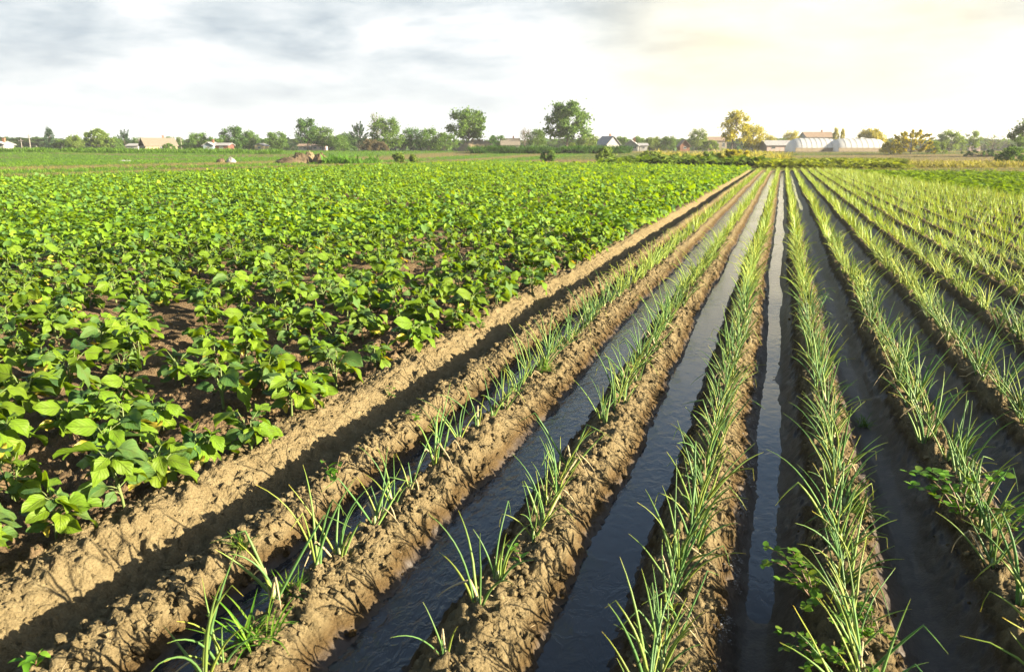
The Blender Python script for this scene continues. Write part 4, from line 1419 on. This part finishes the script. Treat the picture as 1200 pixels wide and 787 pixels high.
# ------------------------------------------------------------------ air
HAZE = 0.0002
if HAZE:
    mb = MB(); mb.box(-1600, 1600, -60, 2100, -1.5, 32)
    m, nt, N, L = new_mat('haze')
    v = N.new('ShaderNodeVolumePrincipled'); v.inputs['Color'].default_value = (.97, .99, 1, 1); v.inputs['Density'].default_value = HAZE; v.inputs['Anisotropy'].default_value = .3
    o = N.new('ShaderNodeOutputMaterial'); L.new(v.outputs[0], o.inputs['Volume'])
    o = obj('haze', mb.mesh('haze', m, False)); o['kind'] = 'stuff'

# ------------------------------------------------------------------ sky, sun, camera
w = bpy.data.worlds.new('World'); SC.world = w; w.use_nodes = True
nt = w.node_tree; N = nt.nodes; L = nt.links; N.clear()
sky = node(N, 'ShaderNodeTexSky', sky_type='NISHITA'); sky.sun_disc = False; sky.sun_elevation = SUN_EL; sky.sun_rotation = SUN_AZ
sky.air_density = 1.0; sky.dust_density = 1.5; sky.ozone_density = 1.0
tc = N.new('ShaderNodeTexCoord')
sp = N.new('ShaderNodeSeparateXYZ'); L.new(tc.outputs['Generated'], sp.inputs[0])
mp = N.new('ShaderNodeMapping'); mp.inputs['Scale'].default_value = (1.0, 1.0, 3.4); mp.inputs['Location'].default_value = (3.4, 1.7, .55)
L.new(tc.outputs['Generated'], mp.inputs['Vector'])
n1 = node(N, 'ShaderNodeTexNoise'); setin(n1, Scale=7.6, Detail=8.0, Roughness=.55, Distortion=.15); L.new(mp.outputs[0], n1.inputs['Vector'])
n2 = node(N, 'ShaderNodeTexNoise'); setin(n2, Scale=2.1, Detail=4.0, Roughness=.5); L.new(mp.outputs[0], n2.inputs['Vector'])
# cloud brightness: white tops, grey-blue bellies
cc = ramp(N, [(.33, (.48, .56, .63)), (.46, (.68, .75, .79)), (.58, (.87, .91, .93)), (.68, (1.1, 1.1, 1.08))])
L.new(n1.outputs[0], cc.inputs[0])
# low on the horizon the cloud deck closes and brightens
el = N.new('ShaderNodeMapRange'); el.inputs[1].default_value = .0; el.inputs[2].default_value = .12; el.inputs[3].default_value = .75; el.inputs[4].default_value = .0
L.new(sp.outputs[2], el.inputs[0])
cl = mix(N, L, el.outputs[0], cc.outputs[0], (.99, 1.0, .97))
vp = N.new('ShaderNodeVectorMath'); vp.operation = 'DISTANCE'; vp.inputs[1].default_value = (.03, .985, .07); L.new(tc.outputs['Generated'], vp.inputs[0])
wm = N.new('ShaderNodeMapRange'); wm.interpolation_type = 'SMOOTHSTEP'; wm.inputs[1].default_value = .36; wm.inputs[2].default_value = .0; L.new(vp.outputs['Value'], wm.inputs[0])
cl = mix(N, L, mth(N, L, 'MULTIPLY', wm.outputs[0], .6), cl, (1.45, 1.22, .70))          # warm glow painted into the sky low over the end of the rows
cl = mix(N, L, 1.0, cl, (3.1, 3.1, 3.1), 'MULTIPLY')
# cover: closed near the horizon, thinned above the view to weaken fill light
hi = N.new('ShaderNodeMapRange'); hi.inputs[1].default_value = .22; hi.inputs[2].default_value = .37; hi.inputs[3].default_value = 1.0; hi.inputs[4].default_value = .03
L.new(sp.outputs[2], hi.inputs[0])
final = mix(N, L, hi.outputs[0], sky.outputs[0], cl)
bg = N.new('ShaderNodeBackground'); bg.inputs[1].default_value = .05; L.new(final, bg.inputs[0])
o = N.new('ShaderNodeOutputWorld'); L.new(bg.outputs[0], o.inputs[0])

sun = bpy.data.lights.new('sun', 'SUN'); sun.energy = 5.0; sun.angle = R(.6); sun.color = (1.0, .86, .64)
so = bpy.data.objects.new('sun', sun); COL.objects.link(so)
from mathutils import Vector
sd = Vector((math.sin(SUN_AZ) * math.cos(SUN_EL), math.cos(SUN_AZ) * math.cos(SUN_EL), math.sin(SUN_EL)))
so.rotation_euler = (-sd).to_track_quat('-Z', 'Y').to_euler()
so.location = (20, 0, 30)

cam = bpy.data.cameras.new('camera'); cam.sensor_width = 36; cam.lens = F / 1200 * 36; cam.clip_end = 6000; cam.clip_start = .05
cam.dof.use_dof = True; cam.dof.focus_distance = 5.5; cam.dof.aperture_fstop = 5.6
co = bpy.data.objects.new('camera', cam); COL.objects.link(co)
co.location = (0, 0, H); co.rotation_euler = (R(90) - PITCH, 0, YAW)
SC.camera = co
SC.view_settings.view_transform = 'Standard'; SC.view_settings.look = 'None'
SC.view_settings.exposure = 2.8; SC.view_settings.gamma = 1
SC.cycles.max_bounces = 6; SC.cycles.diffuse_bounces = 1; SC.cycles.glossy_bounces = 3; SC.cycles.transmission_bounces = 3
SC.cycles.use_denoising = True
